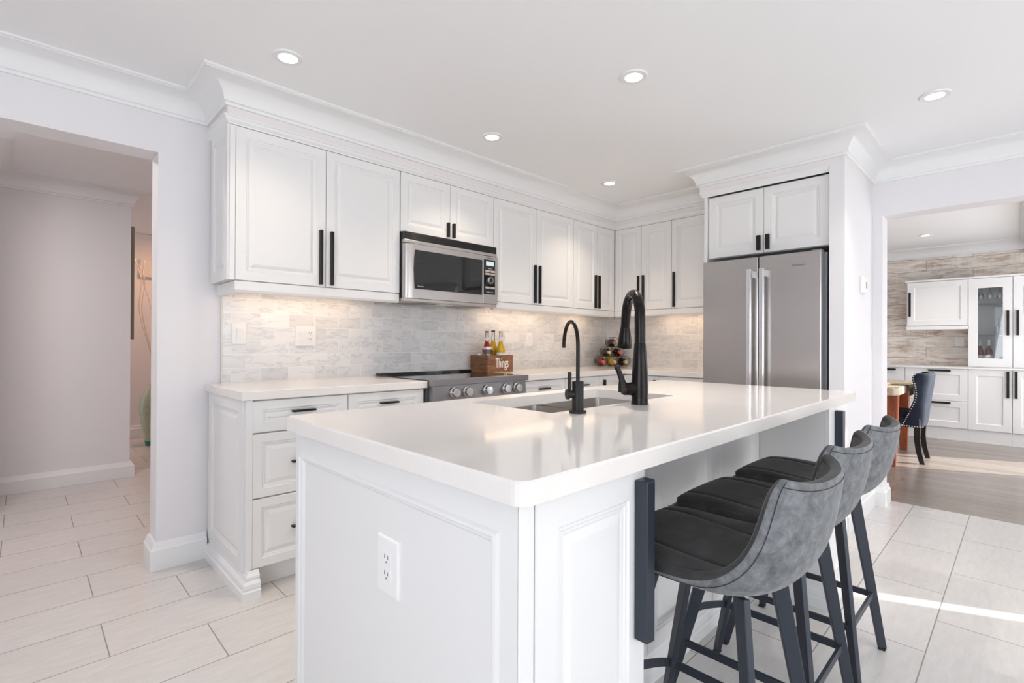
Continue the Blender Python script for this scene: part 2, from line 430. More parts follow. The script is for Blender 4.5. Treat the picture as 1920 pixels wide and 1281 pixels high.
# ------------------------------------------------------------------ structure
H = 2.396
YW, XW = 3.03, 4.33
def st(name, mb, m_, **kw): return mb.build(name, m_, None, kind='structure', **kw)
st('floor', MB().box(-2.4, 4.525, -2.7, 8.2, -.06, 0), M['tile'])
st('floor_dining', MB().box(4.525, 9.0, -1.7, 4.2, -.06, 0.001), M['oak'])
st('ceiling', MB().box(-2.4, 4.5, -2.7, 3.2, H, H+.08), M['ceiling'])
st('ceiling_hall', MB().box(-2.4, 3.0, 3.2, 8.2, H, H+.08), M['ceiling'])
st('ceiling_dining', MB().box(4.5, 9.0, -1.7, 4.2, H, H+.08), M['ceiling'])
# back wall with the doorway at its left end
mb = MB(); DJ = .482; DT = 2.083
mb.box(DJ, 4.5, YW, 3.19, 0, H); mb.box(-1.0, DJ, YW, 3.19, DT, H); mb.box(-2.4, -1.0, YW, 3.19, 0, H)
st('wall_back', mb, M['wall'])
# right wall with the opening to the dining room
mb = MB(); DY = .700; OT = 2.043
mb.box(XW, 4.50, DY, YW, 0, H); mb.box(XW, 4.50, -1.5, DY, OT, H); mb.box(XW, 4.50, -2.7, -1.5, 0, H)
st('wall_right', mb, M['wall'])
# wall behind the camera with a patio opening and an added narrow slit that shapes the sun strip on the floor
mb = MB(); y0, y1 = -2.70, -2.58
SX0, SX1 = 4.115, 4.235
mb.box(-2.4, .2, y0, y1, 0, H); mb.box(.2, 3.6, y0, y1, 2.15, H); mb.box(3.6, SX0, y0, y1, 0, H); mb.box(SX0, SX1, y0, y1, 2.12, H); mb.box(SX1, 4.33, y0, y1, 0, H)
st('wall_front', mb, M['wall'])
mb = MB()
for x in (.2, 1.33, 2.47, 3.56): mb.box(x, x+.05, -2.68, -2.62, 0, 2.15)
mb.box(.2, 3.61, -2.68, -2.62, 2.10, 2.15); mb.box(.2, 3.61, -2.68, -2.62, 0, .08)
st('window_1', mb, M['trim'])
# unseen blind added over the patio opening to block the low sun, passes daylight
mtb = bpy.data.materials.new('sheer_blind'); mtb.use_nodes = True; t_ = mtb.node_tree; t_.nodes.clear()
o_ = t_.nodes.new('ShaderNodeOutputMaterial'); d_ = t_.nodes.new('ShaderNodeBsdfTranslucent'); e_ = t_.nodes.new('ShaderNodeBsdfDiffuse'); x_ = t_.nodes.new('ShaderNodeMixShader')
d_.inputs[0].default_value = (.8, .8, .8, 1); e_.inputs[0].default_value = (.8, .8, .8, 1); x_.inputs[0].default_value = .5
t_.links.new(d_.outputs[0], x_.inputs[1]); t_.links.new(e_.outputs[0], x_.inputs[2]); t_.links.new(x_.outputs[0], o_.inputs[0])
st('patio_sun_blind', MB().box(.22, 3.59, -2.61, -2.605, .02, 2.14), mtb)
# left wall with a window
mb = MB(); mb.box(-2.4, -2.28, -2.7, -1.8, 0, H); mb.box(-2.4, -2.28, .6, 8.2, 0, H); mb.box(-2.4, -2.28, -1.8, .6, 0, .6); mb.box(-2.4, -2.28, -1.8, .6, 2.2, H)
st('wall_left', mb, M['wall'])
mb = MB()
for y in (-1.8, -.62, .55): mb.box(-2.37, -2.31, y, y+.05, .6, 2.2)
mb.box(-2.37, -2.31, -1.8, .6, .6, .65); mb.box(-2.37, -2.31, -1.8, .6, 2.15, 2.2)
st('window_3', mb, M['trim'])
# hall beyond the doorway
st('wall_hall', MB().box(-2.28, .655, 5.29, 5.42, 0, H), M['wall'])
st('wall_hall_left', MB().box(-2.28, -.17, 4.50, 5.29, 0, H), M['wall'])
st('wall_hall_far', MB().box(.0, 3.0, 7.30, 7.42, 0, H), M['wall'])
st('wall_hall_right', MB().box(2.3, 2.42, 3.19, 7.30, 0, H), M['wall'])
st('wall_hall_end', MB().box(-2.28, 0.0, 6.6, 6.72, 0, H), M['wall'])
# dining room
st('wall_dining_far', MB().box(8.45, 8.57, -1.7, 4.2, 0, H), M['planks'])
st('wall_dining_back', MB().box(4.5, 8.45, 3.4, 3.52, 0, H), M['wall'])
mb = MB(); mb.box(4.5, 5.3, -1.7, -1.58, 0, H); mb.box(5.3, 7.75, -1.7, -1.58, 2.15, H); mb.box(7.75, 8.45, -1.7, -1.58, 0, H)
st('wall_dining_front', mb, M['wall'])
mb = MB()
for x in (5.3, 6.1, 6.9, 7.7): mb.box(x, x+.05, -1.67, -1.61, 0, 2.15)
mb.box(5.3, 7.75, -1.67, -1.61, 2.1, 2.15)
st('window_4', mb, M['trim'])
st('window_5', MB().box(5.35, 6.85, -1.60, -1.595, .02, 2.13), mtb)

# bulkheads above the cabinets and the fridge pier
FX, FY0, FY1 = 3.535, .757, 1.660
st('trim_bulkhead', MB().prism([(.702,2.685),(3.972,2.685),(3.972,FY1),(FX,FY1),(FX,FY0),(XW,FY0),(XW,YW),(.702,YW)], 2.236, H), M['frieze'])
st('trim_pier', MB().box(FX, XW, FY0, .838, 0, 2.236), M['wall'])
st('trim_gable', MB().box(FX+.02, XW, 1.612, 1.634, 0, 2.236), M['cab'])
# cornice under the frieze
cp = [(0, 2.200), (.0, 2.236), (.03, 2.236), (.030, 2.230), (.024, 2.226), (.020, 2.216), (.012, 2.209), (.008, 2.205), (.006, 2.200)]
st('trim_cornice', MB().sweep([(.716, YW), (.716, 2.708), (3.994, 2.708), (3.994, 1.634)], cp), M['trim'])
st('trim_cornice_fridge', MB().sweep([(3.97, 1.640), (FX+.02, 1.640), (FX+.02, .840)], [(0, 2.200), (0, 2.236), (.022, 2.236), (.018, 2.226), (.008, 2.212), (.004, 2.200)]), M['trim'])
# crown moulding
def crown_prof(z=H, d=.129, h=.121):
    pts = [(0, z-h), (.013, z-h), (.014, z-h+.010), (.017, z-h+.016), (.021, z-h+.018)]
    for k in range(9):
        t = k/8*PI/2
        pts.append((.021+(d-.021-.010)*(1-math.cos(t)), z-h+.018+(h-.018-.016)*math.sin(t)))
    pts += [(d-.010, z-.012), (d-.003, z-.011), (d, z-.008), (d, z), (0, z)]
    return pts
st('trim_crown', MB().sweep([(-2.28, YW), (.702, YW), (.702, 2.685), (3.972, 2.685), (3.972, FY1), (FX, FY1), (FX, FY0), (XW, FY0), (XW, -2.58), (-2.28, -2.58), (-2.28, YW)], crown_prof()), M['trim'], smooth='angle')
st('trim_crown_hall', MB().sweep([(-2.28, 4.50), (-.17, 4.50), (-.17, 5.29), (.655, 5.29), (.655, 5.42)], crown_prof(H, .129, .121)), M['trim'], smooth='angle')
st('trim_crown_far', MB().sweep([(0, 7.30), (2.3, 7.30)], crown_prof()), M['trim'], smooth='angle')
st('trim_crown_dining', MB().sweep([(8.45, 3.4), (8.45, .0)], crown_prof()), M['trim'], smooth='angle')
st('trim_soffit', MB().prism([(5.0, -1.58), (8.45, -1.58), (8.45, -.10), (5.0, -.13)], H-.22, H), M['ceiling'])
st('trim_crown_soffit', MB().sweep([(8.45, -.085), (5.0, -.115)], crown_prof()), M['trim'], smooth='angle')
# baseboards
bp = lambda t=.027, h=.135: [(0, 0), (t, 0), (t, h-.036), (t-.006, h-.028), (.012, h-.004), (.009, h), (0, h)]
st('baseboard_back', MB().sweep([(DJ, 3.19), (DJ, YW), (.70, YW)], bp()), M['trim'])
st('baseboard_hall', MB().sweep([(-.17, 5.29), (.655, 5.29), (.655, 5.42)], bp(.03, .125)), M['trim'])
st('baseboard_hall_far', MB().sweep([(0, 7.30), (2.3, 7.30)], bp(.02, .15)), M['trim'])
st('baseboard_right', MB().sweep([(FX, FY0), (XW, FY0), (XW, DY), (4.50, DY)], bp(.024, .135)), M['trim'])
# marble splashback on both walls
st('wall_splashback', MB().box(.770, 4.33, 3.018, 3.03, .915, 1.60), M['marble_back'])
st('wall_splashback_right', MB().box(4.318, 4.33, 1.634, 3.018, .915, 1.60), M['marble_right'])
st('trim_splash_edge', MB().box(.764, .770, 3.014, 3.03, .915, 1.39), M['grill'])

# ------------------------------------------------------------------ cabinets
def pull(parent, x, z0, z1, y=0.0, wd=.016, pr=.030, horiz=False, name='handle'):
    mb = MB()
    if not horiz: mb.box(x-wd/2, x+wd/2, y-pr*.72, y, z0, z1)
    else: mb.box(z0, z1, y-pr*.85, y, x-wd/2, x+wd/2)
    return mb.build(name, M['black'], parent, bevel=.0015)

def wall_unit(label, loc, rz, wd, z0, z1, depth, doors, hz=(1.452, 1.750), rail=None, side=False, group=None, fr=.048, hw=.016):
    t = thing('wall_cabinet', label, 'cabinet', loc, rz, group)
    MB().box(0, wd, .021, depth, z0, z1).build('body', M['cab'], t)
    for x0, x1, hs in doors:
        d = MB().door(x0, x1, z0+.001, z1-.003, 0, .02, fr).build('door', M['cab'], t)
        if hs is not None: pull(d, hs, hz[0], hz[1], 0, hw)
    if rail:
        mb = MB(); prof = [(-.022, z0-.058), (.000, z0-.058), (.004, z0-.054), (.010, z0-.046), (.010, z0-.003), (-.022, z0-.003)]
        mb.sweep(([(rail[0]+.012, depth), (rail[0]+.012, .012), (rail[1], .012)] if side else [(rail[0], .012), (rail[1], .012)]), prof)
        mb.build('light_rail', M['cab'], t)
    if side:
        s_ = MB().door(0.02, depth-.01, z0, z1, -.0, .014, .05); s_.v = [(p[1]-.010, depth-p[0], p[2]) for p in s_.v]
        s_.build('side_panel', M['cab'], t)
        MB().box(0.0, .024, .001, .021, z0, z1-.003).build('stile', M['cab'], t)
    return t
UZ0, UZ1 = 1.440, 2.200; DEP = .318
wall_unit('tall white wall cabinet at the left end of the run, left of the microwave', (.718, 2.70, 0), 0, .950, UZ0, UZ1, DEP,
          [(.026, .479, .449), (.482, .948, .511)], rail=(.022, .946), side=True)
wall_unit('short white wall cabinet directly above the microwave', (1.670, 2.70, 0), 0, .780, 1.826, UZ1, DEP,
          [(.002, .383, .361), (.386, .778, .408)], hz=(1.842, 1.938))
wall_unit('white two-door wall cabinet just right of the microwave', (2.452, 2.70, 0), 0, .920, UZ0, UZ1, DEP,
          [(.001, .457, .432), (.460, .918, .486)], rail=(.0, .920))
wall_unit('white two-door wall cabinet on the back wall in the corner, behind the big faucet', (3.374, 2.70, 0), 0, .611, UZ0, UZ1, DEP,
          [(.001, .337, .306), (.340, .610, .361)], rail=(.0, .611))
wall_unit('white two-door wall cabinet on the fridge-side wall in the corner', (3.986, 2.699, 0), -PI/2, .577, UZ0, UZ1, .331,
          [(.004, .281, .258), (.284, .575, .308)], rail=(.0, .577))
wall_unit('white single-door wall cabinet right beside the fridge gable', (3.986, 2.121, 0), -PI/2, .486, UZ0, UZ1, .331,
          [(.001, .484, .026)], rail=(.0, .486))
# over the fridge
t = thing('wall_cabinet', 'white two-door cabinet above the stainless fridge', 'cabinet', (3.568, 1.610, 0), -PI/2)
MB().box(0, .768, .021, .75, 1.752, 2.199).build('body', M['cab'], t)
for x0, x1, hs in [(.004, .378, .351), (.381, .764, .408)]:
    d = MB().door(x0, x1, 1.754, 2.192, 0, .02, .052).build('door', M['cab'], t); pull(d, hs, 1.772, 1.872, 0, .024, .028)

def base_unit(label, loc, rz, wd, fronts, depth=.575, group=None):
    """fronts: list of (x0,x1,z0,z1,handle) ; handle = ('h',xc) or ('v',x)"""
    t = thing('base_cabinet', label, 'cabinet', loc, rz, group)
    MB().box(0, wd, .021, depth, .105, .874).build('body', M['cab'], t)
    MB().box(0, wd, .075, .09, 0, .105).build('toe_kick', M['trim'], t)
    for x0, x1, z0, z1, h in fronts:
        big = z1-z0 > .35
        d = MB().door(x0, x1, z0, z1, 0, .02, .040).build('door' if big else 'drawer', M['cab'], t)
        if h and h[0] == 'h': pull(d, z1-.058 if z1-z0 < .2 else (z0+z1)/2+.0, h[1]-.055, h[1]+.055, 0, .009, .028, True)
        if h and h[0] == 'v': pull(d, h[1], z1-.19, z1-.03, 0, .016, .028)
    return t
BY = 2.425
t = base_unit('white three-drawer base cabinet at the free left end, with panelled end and moulded foot', (.742, BY, 0), 0, .455,
          [(.001, .453, .724, .868, ('h', .227)), (.001, .453, .428, .718, ('h', .227)), (.001, .453, .112, .422, ('h', .227))], .590)
MB().box(-.028, 0, -.003, .590, .02, .874).build('stile', M['cab'], t)
s_ = MB().door(.0, .560, .10, .874, 0, .012, .055); s_.v = [(p[1]-.036, .585-p[0], p[2]) for p in s_.v]; s_.build('end_panel', M['cab'], t)
fp = [(0, 0), (.040, 0), (.040, .036), (.034, .042), (.036, .050), (.034, .066), (.026, .074), (.020, .078), (.022, .088), (.020, .096), (.012, .106), (.006, .114), (0, .114)]
MB().sweep([(-.012, .590), (-.012, -.012), (.0245, -.012)], fp).build('foot_moulding', M['trim'], t)
base_unit('white base cabinet between the three-drawer cabinet and the range', (1.199, BY, 0), 0, .462,
          [(.001, .460, .724, .868, ('h', .233)), (.001, .460, .112, .718, ('v', .43))], .590)
base_unit('white drawer base cabinet just right of the range', (2.455, BY, 0), 0, .478,
          [(.001, .476, .724, .868, ('h', .239)), (.001, .476, .428, .718, ('h', .239)), (.001, .476, .112, .422, ('h', .239))], .590)
base_unit('white drawer base cabinet behind the small faucet, next to the corner', (2.935, BY, 0), 0, .440,
          [(.001, .438, .724, .868, ('h', .22)), (.001, .438, .112, .718, ('v', .03))], .590)
base_unit('white corner base cabinet with one upright handle, behind the big faucet', (3.377, BY, 0), 0, .345,
          [(.001, .343, .112, .868, ('v', .055))], .590)
base_unit('white base cabinet under the right-hand counter, beside the fridge', (3.722, 2.424, 0), -PI/2, .785,
          [(.001, .33, .112, .868, ('v', .30)), (.333, .783, .112, .868, ('v', .37))], .59)

# worktops of the wall run
tag(MB().box(.692, 1.672, 2.404, 3.018, .875, .915).build('worktop', M['quartz'], None, bevel=.003),
    'white quartz worktop left of the range, with a free overhanging end', 'worktop')
tag(MB().prism([(2.450, 2.404), (3.702, 2.404), (3.702, 1.634), (4.318, 1.634), (4.318, 3.018), (2.450, 3.018)], .875, .915).build('worktop', M['quartz'], None, bevel=.003),
    'white quartz L-shaped worktop in the corner right of the range', 'worktop')

# under-cabinet lights
for i, (x, y, sx, sy, lb) in enumerate([(1.18, 2.90, .70, .03, 'slim under-cabinet light left of the microwave'), (2.95, 2.90, .80, .03, 'slim under-cabinet light right of the microwave'),
                         (3.75, 2.90, .40, .03, 'slim under-cabinet light in the back corner'), (4.20, 2.05, .03, .65, 'slim under-cabinet light on the fridge-side wall')]):
    tag(MB().box(x-sx/2, x+sx/2, y-sy/2-.008, y+sy/2+.008, 1.424, 1.440).build('undercabinet_light', M['plate'], None), lb, 'light', 'slim lights under the wall cabinets')
    light('undercabinet_glow', 'AREA', (x, y, 1.420), 0.7*max(sx, sy)/.7, (1.0, .70, .45), sx, sy, aim=(0, 0, -1))

# ------------------------------------------------------------------ ceiling lights
spots = [(.833, 2.276, 'recessed ceiling light nearest the doorway, above the left wall cabinets'), (2.054, 1.289, 'recessed ceiling light above the middle of the island'),
         (3.284, .317, 'recessed ceiling light in front of the dining-room opening'), (2.044, 2.271, 'recessed ceiling light in front of the microwave'),
         (3.288, 2.276, 'recessed ceiling light in the back corner'), (7.414, .80, 'recessed ceiling light in the dining room')]
proto = None
for x, y, lb in spots:
    if proto is None:
        proto = thing('ceiling_light', lb, 'ceiling light', (x, y, H), 0, 'recessed ceiling lights')
        MB().lathe([(.040, -.001), (.040, -.007), (.062, -.007), (.064, -.004), (.064, 0)], seg=32).build('trim_ring', M['trim'], proto, smooth='angle')
        MB().lathe([(0, -.0035), (.0405, -.0035), (.0405, -.0005)], seg=32).build('lens', M['lens'], proto)
        q = proto
    else:
        q = copy_tree(proto); q.location = (x, y, H); q['label'] = lb
    light('spot_glow', 'AREA', (x, y, H-.012), (1.3 if x < 1 else 2.4) if y > 2 and x < 4 else (2.6 if x > 3 else 6.0), (1.0, .84, .66) if y > 2 and x < 4 else (1.0, .94, .87), .08, aim=(0, 0, -1), spread=math.radians(105))

# ------------------------------------------------------------------ microwave
t = thing('microwave', 'stainless over-the-range microwave with black vent strip and dark window', 'microwave', (1.670, 2.655, 0))
MW = .766
MB().box(0, MW, .022, .36, 1.412, 1.822).build('body', M['black_plastic'], t)
mb = MB().box(0, MW, .0, .030, 1.774, 1.822)
for k in range(5): mb.box(.05, MW-.03, -.003, .002, 1.780+k*.0075, 1.784+k*.0075)
mb.build('vent_grille', M['black_plastic'], t, bevel=.003)
MB().box(0, MW, -.004, .024, 1.752, 1.773).build('top_strip', M['steel'], t, bevel=.002)
# door with a bowed left edge
mb = MB(); rows = []
for z, b_ in [(1.412, 0), (1.43, .002), (1.58, .004), (1.73, .002), (1.748, 0)]:
    row = []
    for x, yy in [(0, .022), (.002, .006), (.014, -.006), (.032, -.014), (.06, -.016), (.20, -.018), (.4, -.018), (.6225, -.016), (.6225, .022)]: row.append((x, yy-b_*.5, z))
    rows.append(row)
mb.grid(rows); mb.add(rows[0], [tuple(range(9))]); mb.add(rows[-1], [tuple(range(9))])
dr = mb.build('door', M['steel'], t, smooth='angle')
MB().prism([(.064, 1.470), (.612, 1.470), (.612, 1.712), (.067, 1.712), (.060, 1.66), (.057, 1.59), (.060, 1.52)], -.0235, -.012, 'y').build('window', M['gloss_black'], dr, bevel=.002)
MB().box(.598, .606, -.029, -.020, 1.505, 1.560).build('handle', M['black_plastic'], dr, bevel=.002)
MB().box(.626, MW, -.014, .022, 1.412, 1.748).build('control_panel', M['steel'], t, bevel=.004)
MB().box(.633, .738, -.0185, -.012, 1.478, 1.722).build('keypad', M['gloss_black'], t, bevel=.003)
MB().box(.650, .722, -.0205, -.018, 1.680, 1.708).build('display', M['display'], t)
for k, (bx, bz) in enumerate([(.644, 1.634), (.692, 1.634), (.644, 1.614), (.692, 1.614), (.644, 1.518), (.692, 1.518)]):
    MB().box(bx, bx+.040, -.0205, -.018, bz, bz+.014).build('button', M['button'], t)
MB().lathe([(.0, -.034), (.021, -.034), (.024, -.030), (.025, -.018)], .686, 0, 1.576, 28, 'y').build('dial', M['chrome'], t, smooth='angle')
MB().lathe([(0, -.0355), (.016, -.0355), (.016, -.033)], .686, 0, 1.576, 28, 'y').build('dial_cap', M['black_plastic'], t)
text('lettering', 'Panasonic', M['grey_ink'], t, (.690, -.0148, 1.735), .015, (PI/2, 0, 0))
text('lettering', 'Genius', M['panel_print'], t, (.686, -.0192, 1.660), .010, (PI/2, 0, 0))
text('lettering', 'Stop/Reset  Start', M['panel_print'], t, (.686, -.0192, 1.494), .0095, (PI/2, 0, 0))
text('lettering', 'Inverter', M['panel_print'], t, (.105, -.0240, 1.487), .014, (PI/2, 0, 0))
MB().box(.0, MW, .0, .36, 1.392, 1.412).build('hood_base', M['steel'], t, bevel=.002)
for fx in (.03, .46): MB().prism([(fx, .20), (fx+.12, .05), (fx+.27, .08), (fx+.16, .27)], 1.3885, 1.393).build('grease_filter', M['filter'], t)
MB().box(.31, .42, .06, .11, 1.3885, 1.393).build('hood_lamp_cover', M['plate'], t)

# ------------------------------------------------------------------ range
t = thing('range', 'stainless slide-in range with black glass cooktop and five knobs', 'range', (1.676, 2.36, 0))
RW = .770
MB().box(.006, RW-.006, .05, .64, .02, .905).build('body', M['side_grey'], t)
MB().box(0, RW, .012, .60, .905, .920).build('cooktop', M['gloss_black'], t, bevel=.003)
mb = MB().box(.0, RW, .585, .640, .915, .934)
for k in range(6): mb.box(.06+k*.115, .13+k*.115, .590, .606, .931, .936, 1)
mb.build('rear_vent', [M['gloss_black'], M['chrome']], t, bevel=.002)
MB().box(-.008, RW+.008, -.012, .030, .886, .922).build('front_trim', M['steel_dark'], t, bevel=.004)
MB().prism([(.006, .886), (.0, .790), (.06, .790), (.06, .886)], .004, RW-.004, 'x').build('control_panel', M['steel_dark'], t, bevel=.002)
kb = None
for kx in (.150, .248, .408, .570, .672):
    if kb is None:
        mb = MB().lathe([(.031, .006), (.031, -.006), (.029, -.008), (.0, -.008)], 0, 0, 0, 32, 'y', 0)
        kb = mb.build('knob', M['steel'], t, smooth='angle')
        MB().lathe([(.026, -.006), (.0265, -.030), (.024, -.034), (.0, -.0345)], 0, 0, 0, 32, 'y').build('knob_cap', M['chrome'], kb, smooth='angle')
        q = kb
    else: q = copy_tree(kb, t)
    q.location = (kx, -.004, .842)
MB().box(.006, RW-.006, .005, .05, .20, .775).build('oven_door', M['steel_dark'], t, bevel=.004)
MB().tube([(.05, -.03, .73), (RW-.05, -.03, .73)], .011).box(.06, .08, -.03, .01, .722, .738).box(RW-.08, RW-.06, -.03, .01, .722, .738).build('oven_handle', M['steel'], t)
MB().box(.006, RW-.006, .005, .05, .03, .19).build('drawer', M['steel_dark'], t, bevel=.004)

# ------------------------------------------------------------------ fridge
t = thing('refrigerator', 'stainless french-door refrigerator set in the white surround', 'refrigerator', (3.46, 1.598, 0), -PI/2)
FW = .736
MB().box(.006, FW+.012, .085, .78, .02, 1.706).build('body', M['side_grey'], t)
for x0, x1, hx in [(.0, .3705, .332), (.3765, FW, .411)]:
    mb = MB(); zb, zt = .70, 1.712
    mb.box(x0, x1, 0, .075, zb, zt)
    d = mb.build('door', M['steel_fridge'], t, bevel=.006, seg=3)
    hb = MB().box(hx-.0145, hx+.0145, -.060, -.040, .76, 1.628)
    hb.build('handle', M['chrome'], d, bevel=.004)
    MB().box(hx-.0135, hx+.0135, -.042, .0, 1.575, 1.620).box(hx-.0135, hx+.0135, -.042, .0, .77, .815).build('handle_mount', M['chrome'], d, bevel=.003)
fd = MB().box(0, FW, 0, .075, .05, .692).build('freezer_drawer', M['steel_fridge'], t, bevel=.006)
MB().box(.06, FW-.06, -.055, -.035, .60, .63).box(.07, .10, -.04, 0, .60, .63).box(FW-.10, FW-.07, -.04, 0, .60, .63).build('handle', M['chrome'], fd, bevel=.004)
MB().box(.02, FW-.02, .075, .086, .03, 1.70).box(.3703, .3767, .006, .080, .70, 1.709).build('gasket_gap_shade', M['darkgap'], t)  # gasket, plus a dark strip standing in for shade in the door split
MB().box(FW-.06, FW-.006, .03, .13, 1.700, 1.722).build('hinge_cover', M['side_grey'], t, bevel=.004)
text('lettering', 'Whirlpool', M['grey_ink'], t, (.610, -.0008, 1.632), .018, (PI/2, 0, 0))
st('recess_shade', MB().box(4.16, 4.33, .838, 1.612, 0, 1.75), M['darkgap'])  # black block stands in for the shade behind the fridge
st('recess_gap_shade', MB().box(3.60, 4.16, .8381, .8395, 0, 1.75), M['darkgap'])  # thin black sheet paints the shade between fridge and pier

# ------------------------------------------------------------------ island
t = thing('kitchen_island', 'white panelled kitchen island with a seating recess and long black pulls', 'island', (0, 0, 0))
PY0 = .580; RY = .886
_b = MB().prism([(.600, PY0+.022), (.978, PY0+.022), (.978, RY), (2.463, RY), (2.463, PY0+.022), (2.775, PY0+.022), (2.775, 1.515), (.600, 1.515)], 0, .670)
mb = _b.box(.600, .978, PY0+.022, RY, .670, .874).box(2.463, 2.775, PY0+.022, RY, .670, .874).box(.600, 1.165, RY, 1.515, .670, .874).box(2.02, 2.775, RY, 1.515, .670, .874).box(1.165, 2.02, RY, 1.02, .670, .874).box(1.165, 2.02, 1.47, 1.515, .670, .874)
mb.build('body', M['cab'], t)
# end panel facing the camera's left
s_ = MB().door(.0, .937, .0, .874, 0, .014, .030)
s_.v = []; s_.f = []; s_.m = []
fr = [(0, .014), (0, 0)]
s_.rings(0, .937, .0, .874, 0, [(0, .014), (0, .001), (.001, 0), (.030, 0)])
s_ = MB()
x0, x1, z0, z1 = .0, .934, .0, .874
zi0, zi1, xi0, xi1 = .09, .812, .028, .890
R_ = [(0, 0), (.004, -.006), (.010, -.007), (.014, -.002), (.020, -.001), (.026, .006), (.030, .006)]
vs = [(x0, 0, z0), (x1, 0, z0), (x1, 0, z1), (x0, 0, z1)]
s_.add(vs + [(xi0, 0, zi0), (xi1, 0, zi0), (xi1, 0, zi1), (xi0, 0, zi1)], [(0,1,5,4),(1,2,6,5),(2,3,7,6),(3,0,4,7)])
s_.rings(xi0, xi1, zi0, zi1, 0, R_)
s_.add([(x0, .02, z0), (x1, .02, z0), (x1, .02, z1), (x0, .02, z1)] + vs, [(3,2,1,0),(0,1,5,4),(1,2,6,5),(2,3,7,6),(3,0,4,7)])
s_.v = [(.586+p[1], 1.518-p[0], p[2]) for p in s_.v]
s_.build('end_panel', M['cab'], t)
MB().box(.5855, .622, PY0+.0, PY0+.0035, 0, .874).build('corner_stile', M['cab'], t, bevel=.002)
def isl_door(x0, x1, z0, z1, y, fr=.05):
    mb = MB(); R2 = [(0, .02), (0, .002), (.002, 0), (fr, 0), (fr+.004, .004), (fr+.010, .004), (fr+.013, .007), (fr+.019, .007), (fr+.023, .009), (fr+.036, .004), (fr+.040, .003)]
    mb.rings(x0, x1, z0, z1, y, R2); mb.add([(x0,y+.02,z0),(x1,y+.02,z0),(x1,y+.02,z1),(x0,y+.02,z1)], [(3,2,1,0)])
    return mb.build('door', M['cab'], t)
def edge_pull(d, x, z0, z1, y):
    MB().prism([(x-.018, y), (x-.018, y-.030), (x+.006, y-.034), (x+.020, y-.026), (x+.020, y)], z0, z1).build('handle', M['iron'], d, bevel=.002, seg=2)
d = isl_door(.626, .976, .06, .866, PY0+.001, .060); edge_pull(d, .952, .507, .845, PY0)
d = isl_door(2.466, 2.770, .06, .866, PY0+.001, .085); edge_pull(d, 2.560, .507, .845, PY0)
for k in range(3):
    x0 = .982+k*.4935; isl_door(x0, x0+.489, .11, .868, RY-.021, .055)
mp_ = [(0, 0), (.040, 0), (.040, .040), (.034, .046), (.036, .056), (.030, .074), (.020, .080), (.020, .090), (.010, .104), (.004, .108), (0, .108)]
MB().sweep([(.600, 1.515), (.600, PY0+.004), (.978, PY0+.004), (.978, RY-.01), (2.463, RY-.01), (2.463, PY0+.004), (2.775, PY0+.004), (2.775, 1.515)], [(p[0]*.45-.008 if p[0] > 0 else -.01, p[1]) for p in mp_]).build('base_moulding', M['trim'], t)
# worktop with the sink cut-out
WX0, WX1, WY0, WY1 = .560, 2.807, .549, 1.547
SKX0, SKX1, SKY0, SKY1 = 1.196, 1.990, 1.044, 1.446
def rrect(x0, x1, y0, y1, r, n=5):
    out = []
    for cx, cy, a0 in ((x1-r, y1-r, 0), (x0+r, y1-r, 90), (x0+r, y0+r, 180), (x1-r, y0+r, 270)):
        for k in range(n+1):
            t_ = math.radians(a0+90*k/n); out.append((cx+r*math.cos(t_), cy+r*math.sin(t_)))
    return out
outer = rrect(WX0, WX1, WY0, WY1, .026); inner = rrect(SKX0, SKX1, SKY0, SKY1, .012)
bm = bmesh.new()
def ringz(pts, z): return [bm.verts.new((p[0], p[1], z)) for p in pts]
ch = .004
o0 = ringz(outer, .875+ch*0); o1 = ringz(outer, .915-ch)
o2 = [bm.verts.new((p[0]+(1.68-p[0])*.0 + (-ch if p[0] > 1.68 else ch), p[1]+(-ch if p[1] > 1.05 else ch), .915)) for p in outer]
i0 = ringz(inner, .875); i1 = ringz(inner, .915)
N_ = len(outer)
for i in range(N_):
    j = (i+1) % N_
    bm.faces.new((o0[i], o0[j], o1[j], o1[i])); bm.faces.new((o1[i], o1[j], o2[j], o2[i]))
    bm.faces.new((o2[i], o2[j], i1[j], i1[i])); bm.faces.new((i1[i], i1[j], i0[j], i0[i])); bm.faces.new((i0[i], i0[j], o0[j], o0[i]))
bmesh.ops.recalc_face_normals(bm, faces=bm.faces)
me = bpy.data.meshes.new('island_worktop'); bm.to_mesh(me); bm.free(); me.materials.append(M['quartz'])
o = bpy.data.objects.new('island_worktop', me); COL.objects.link(o)
tag(o, 'large white quartz island worktop with rounded corners and a sink cut-out', 'worktop')
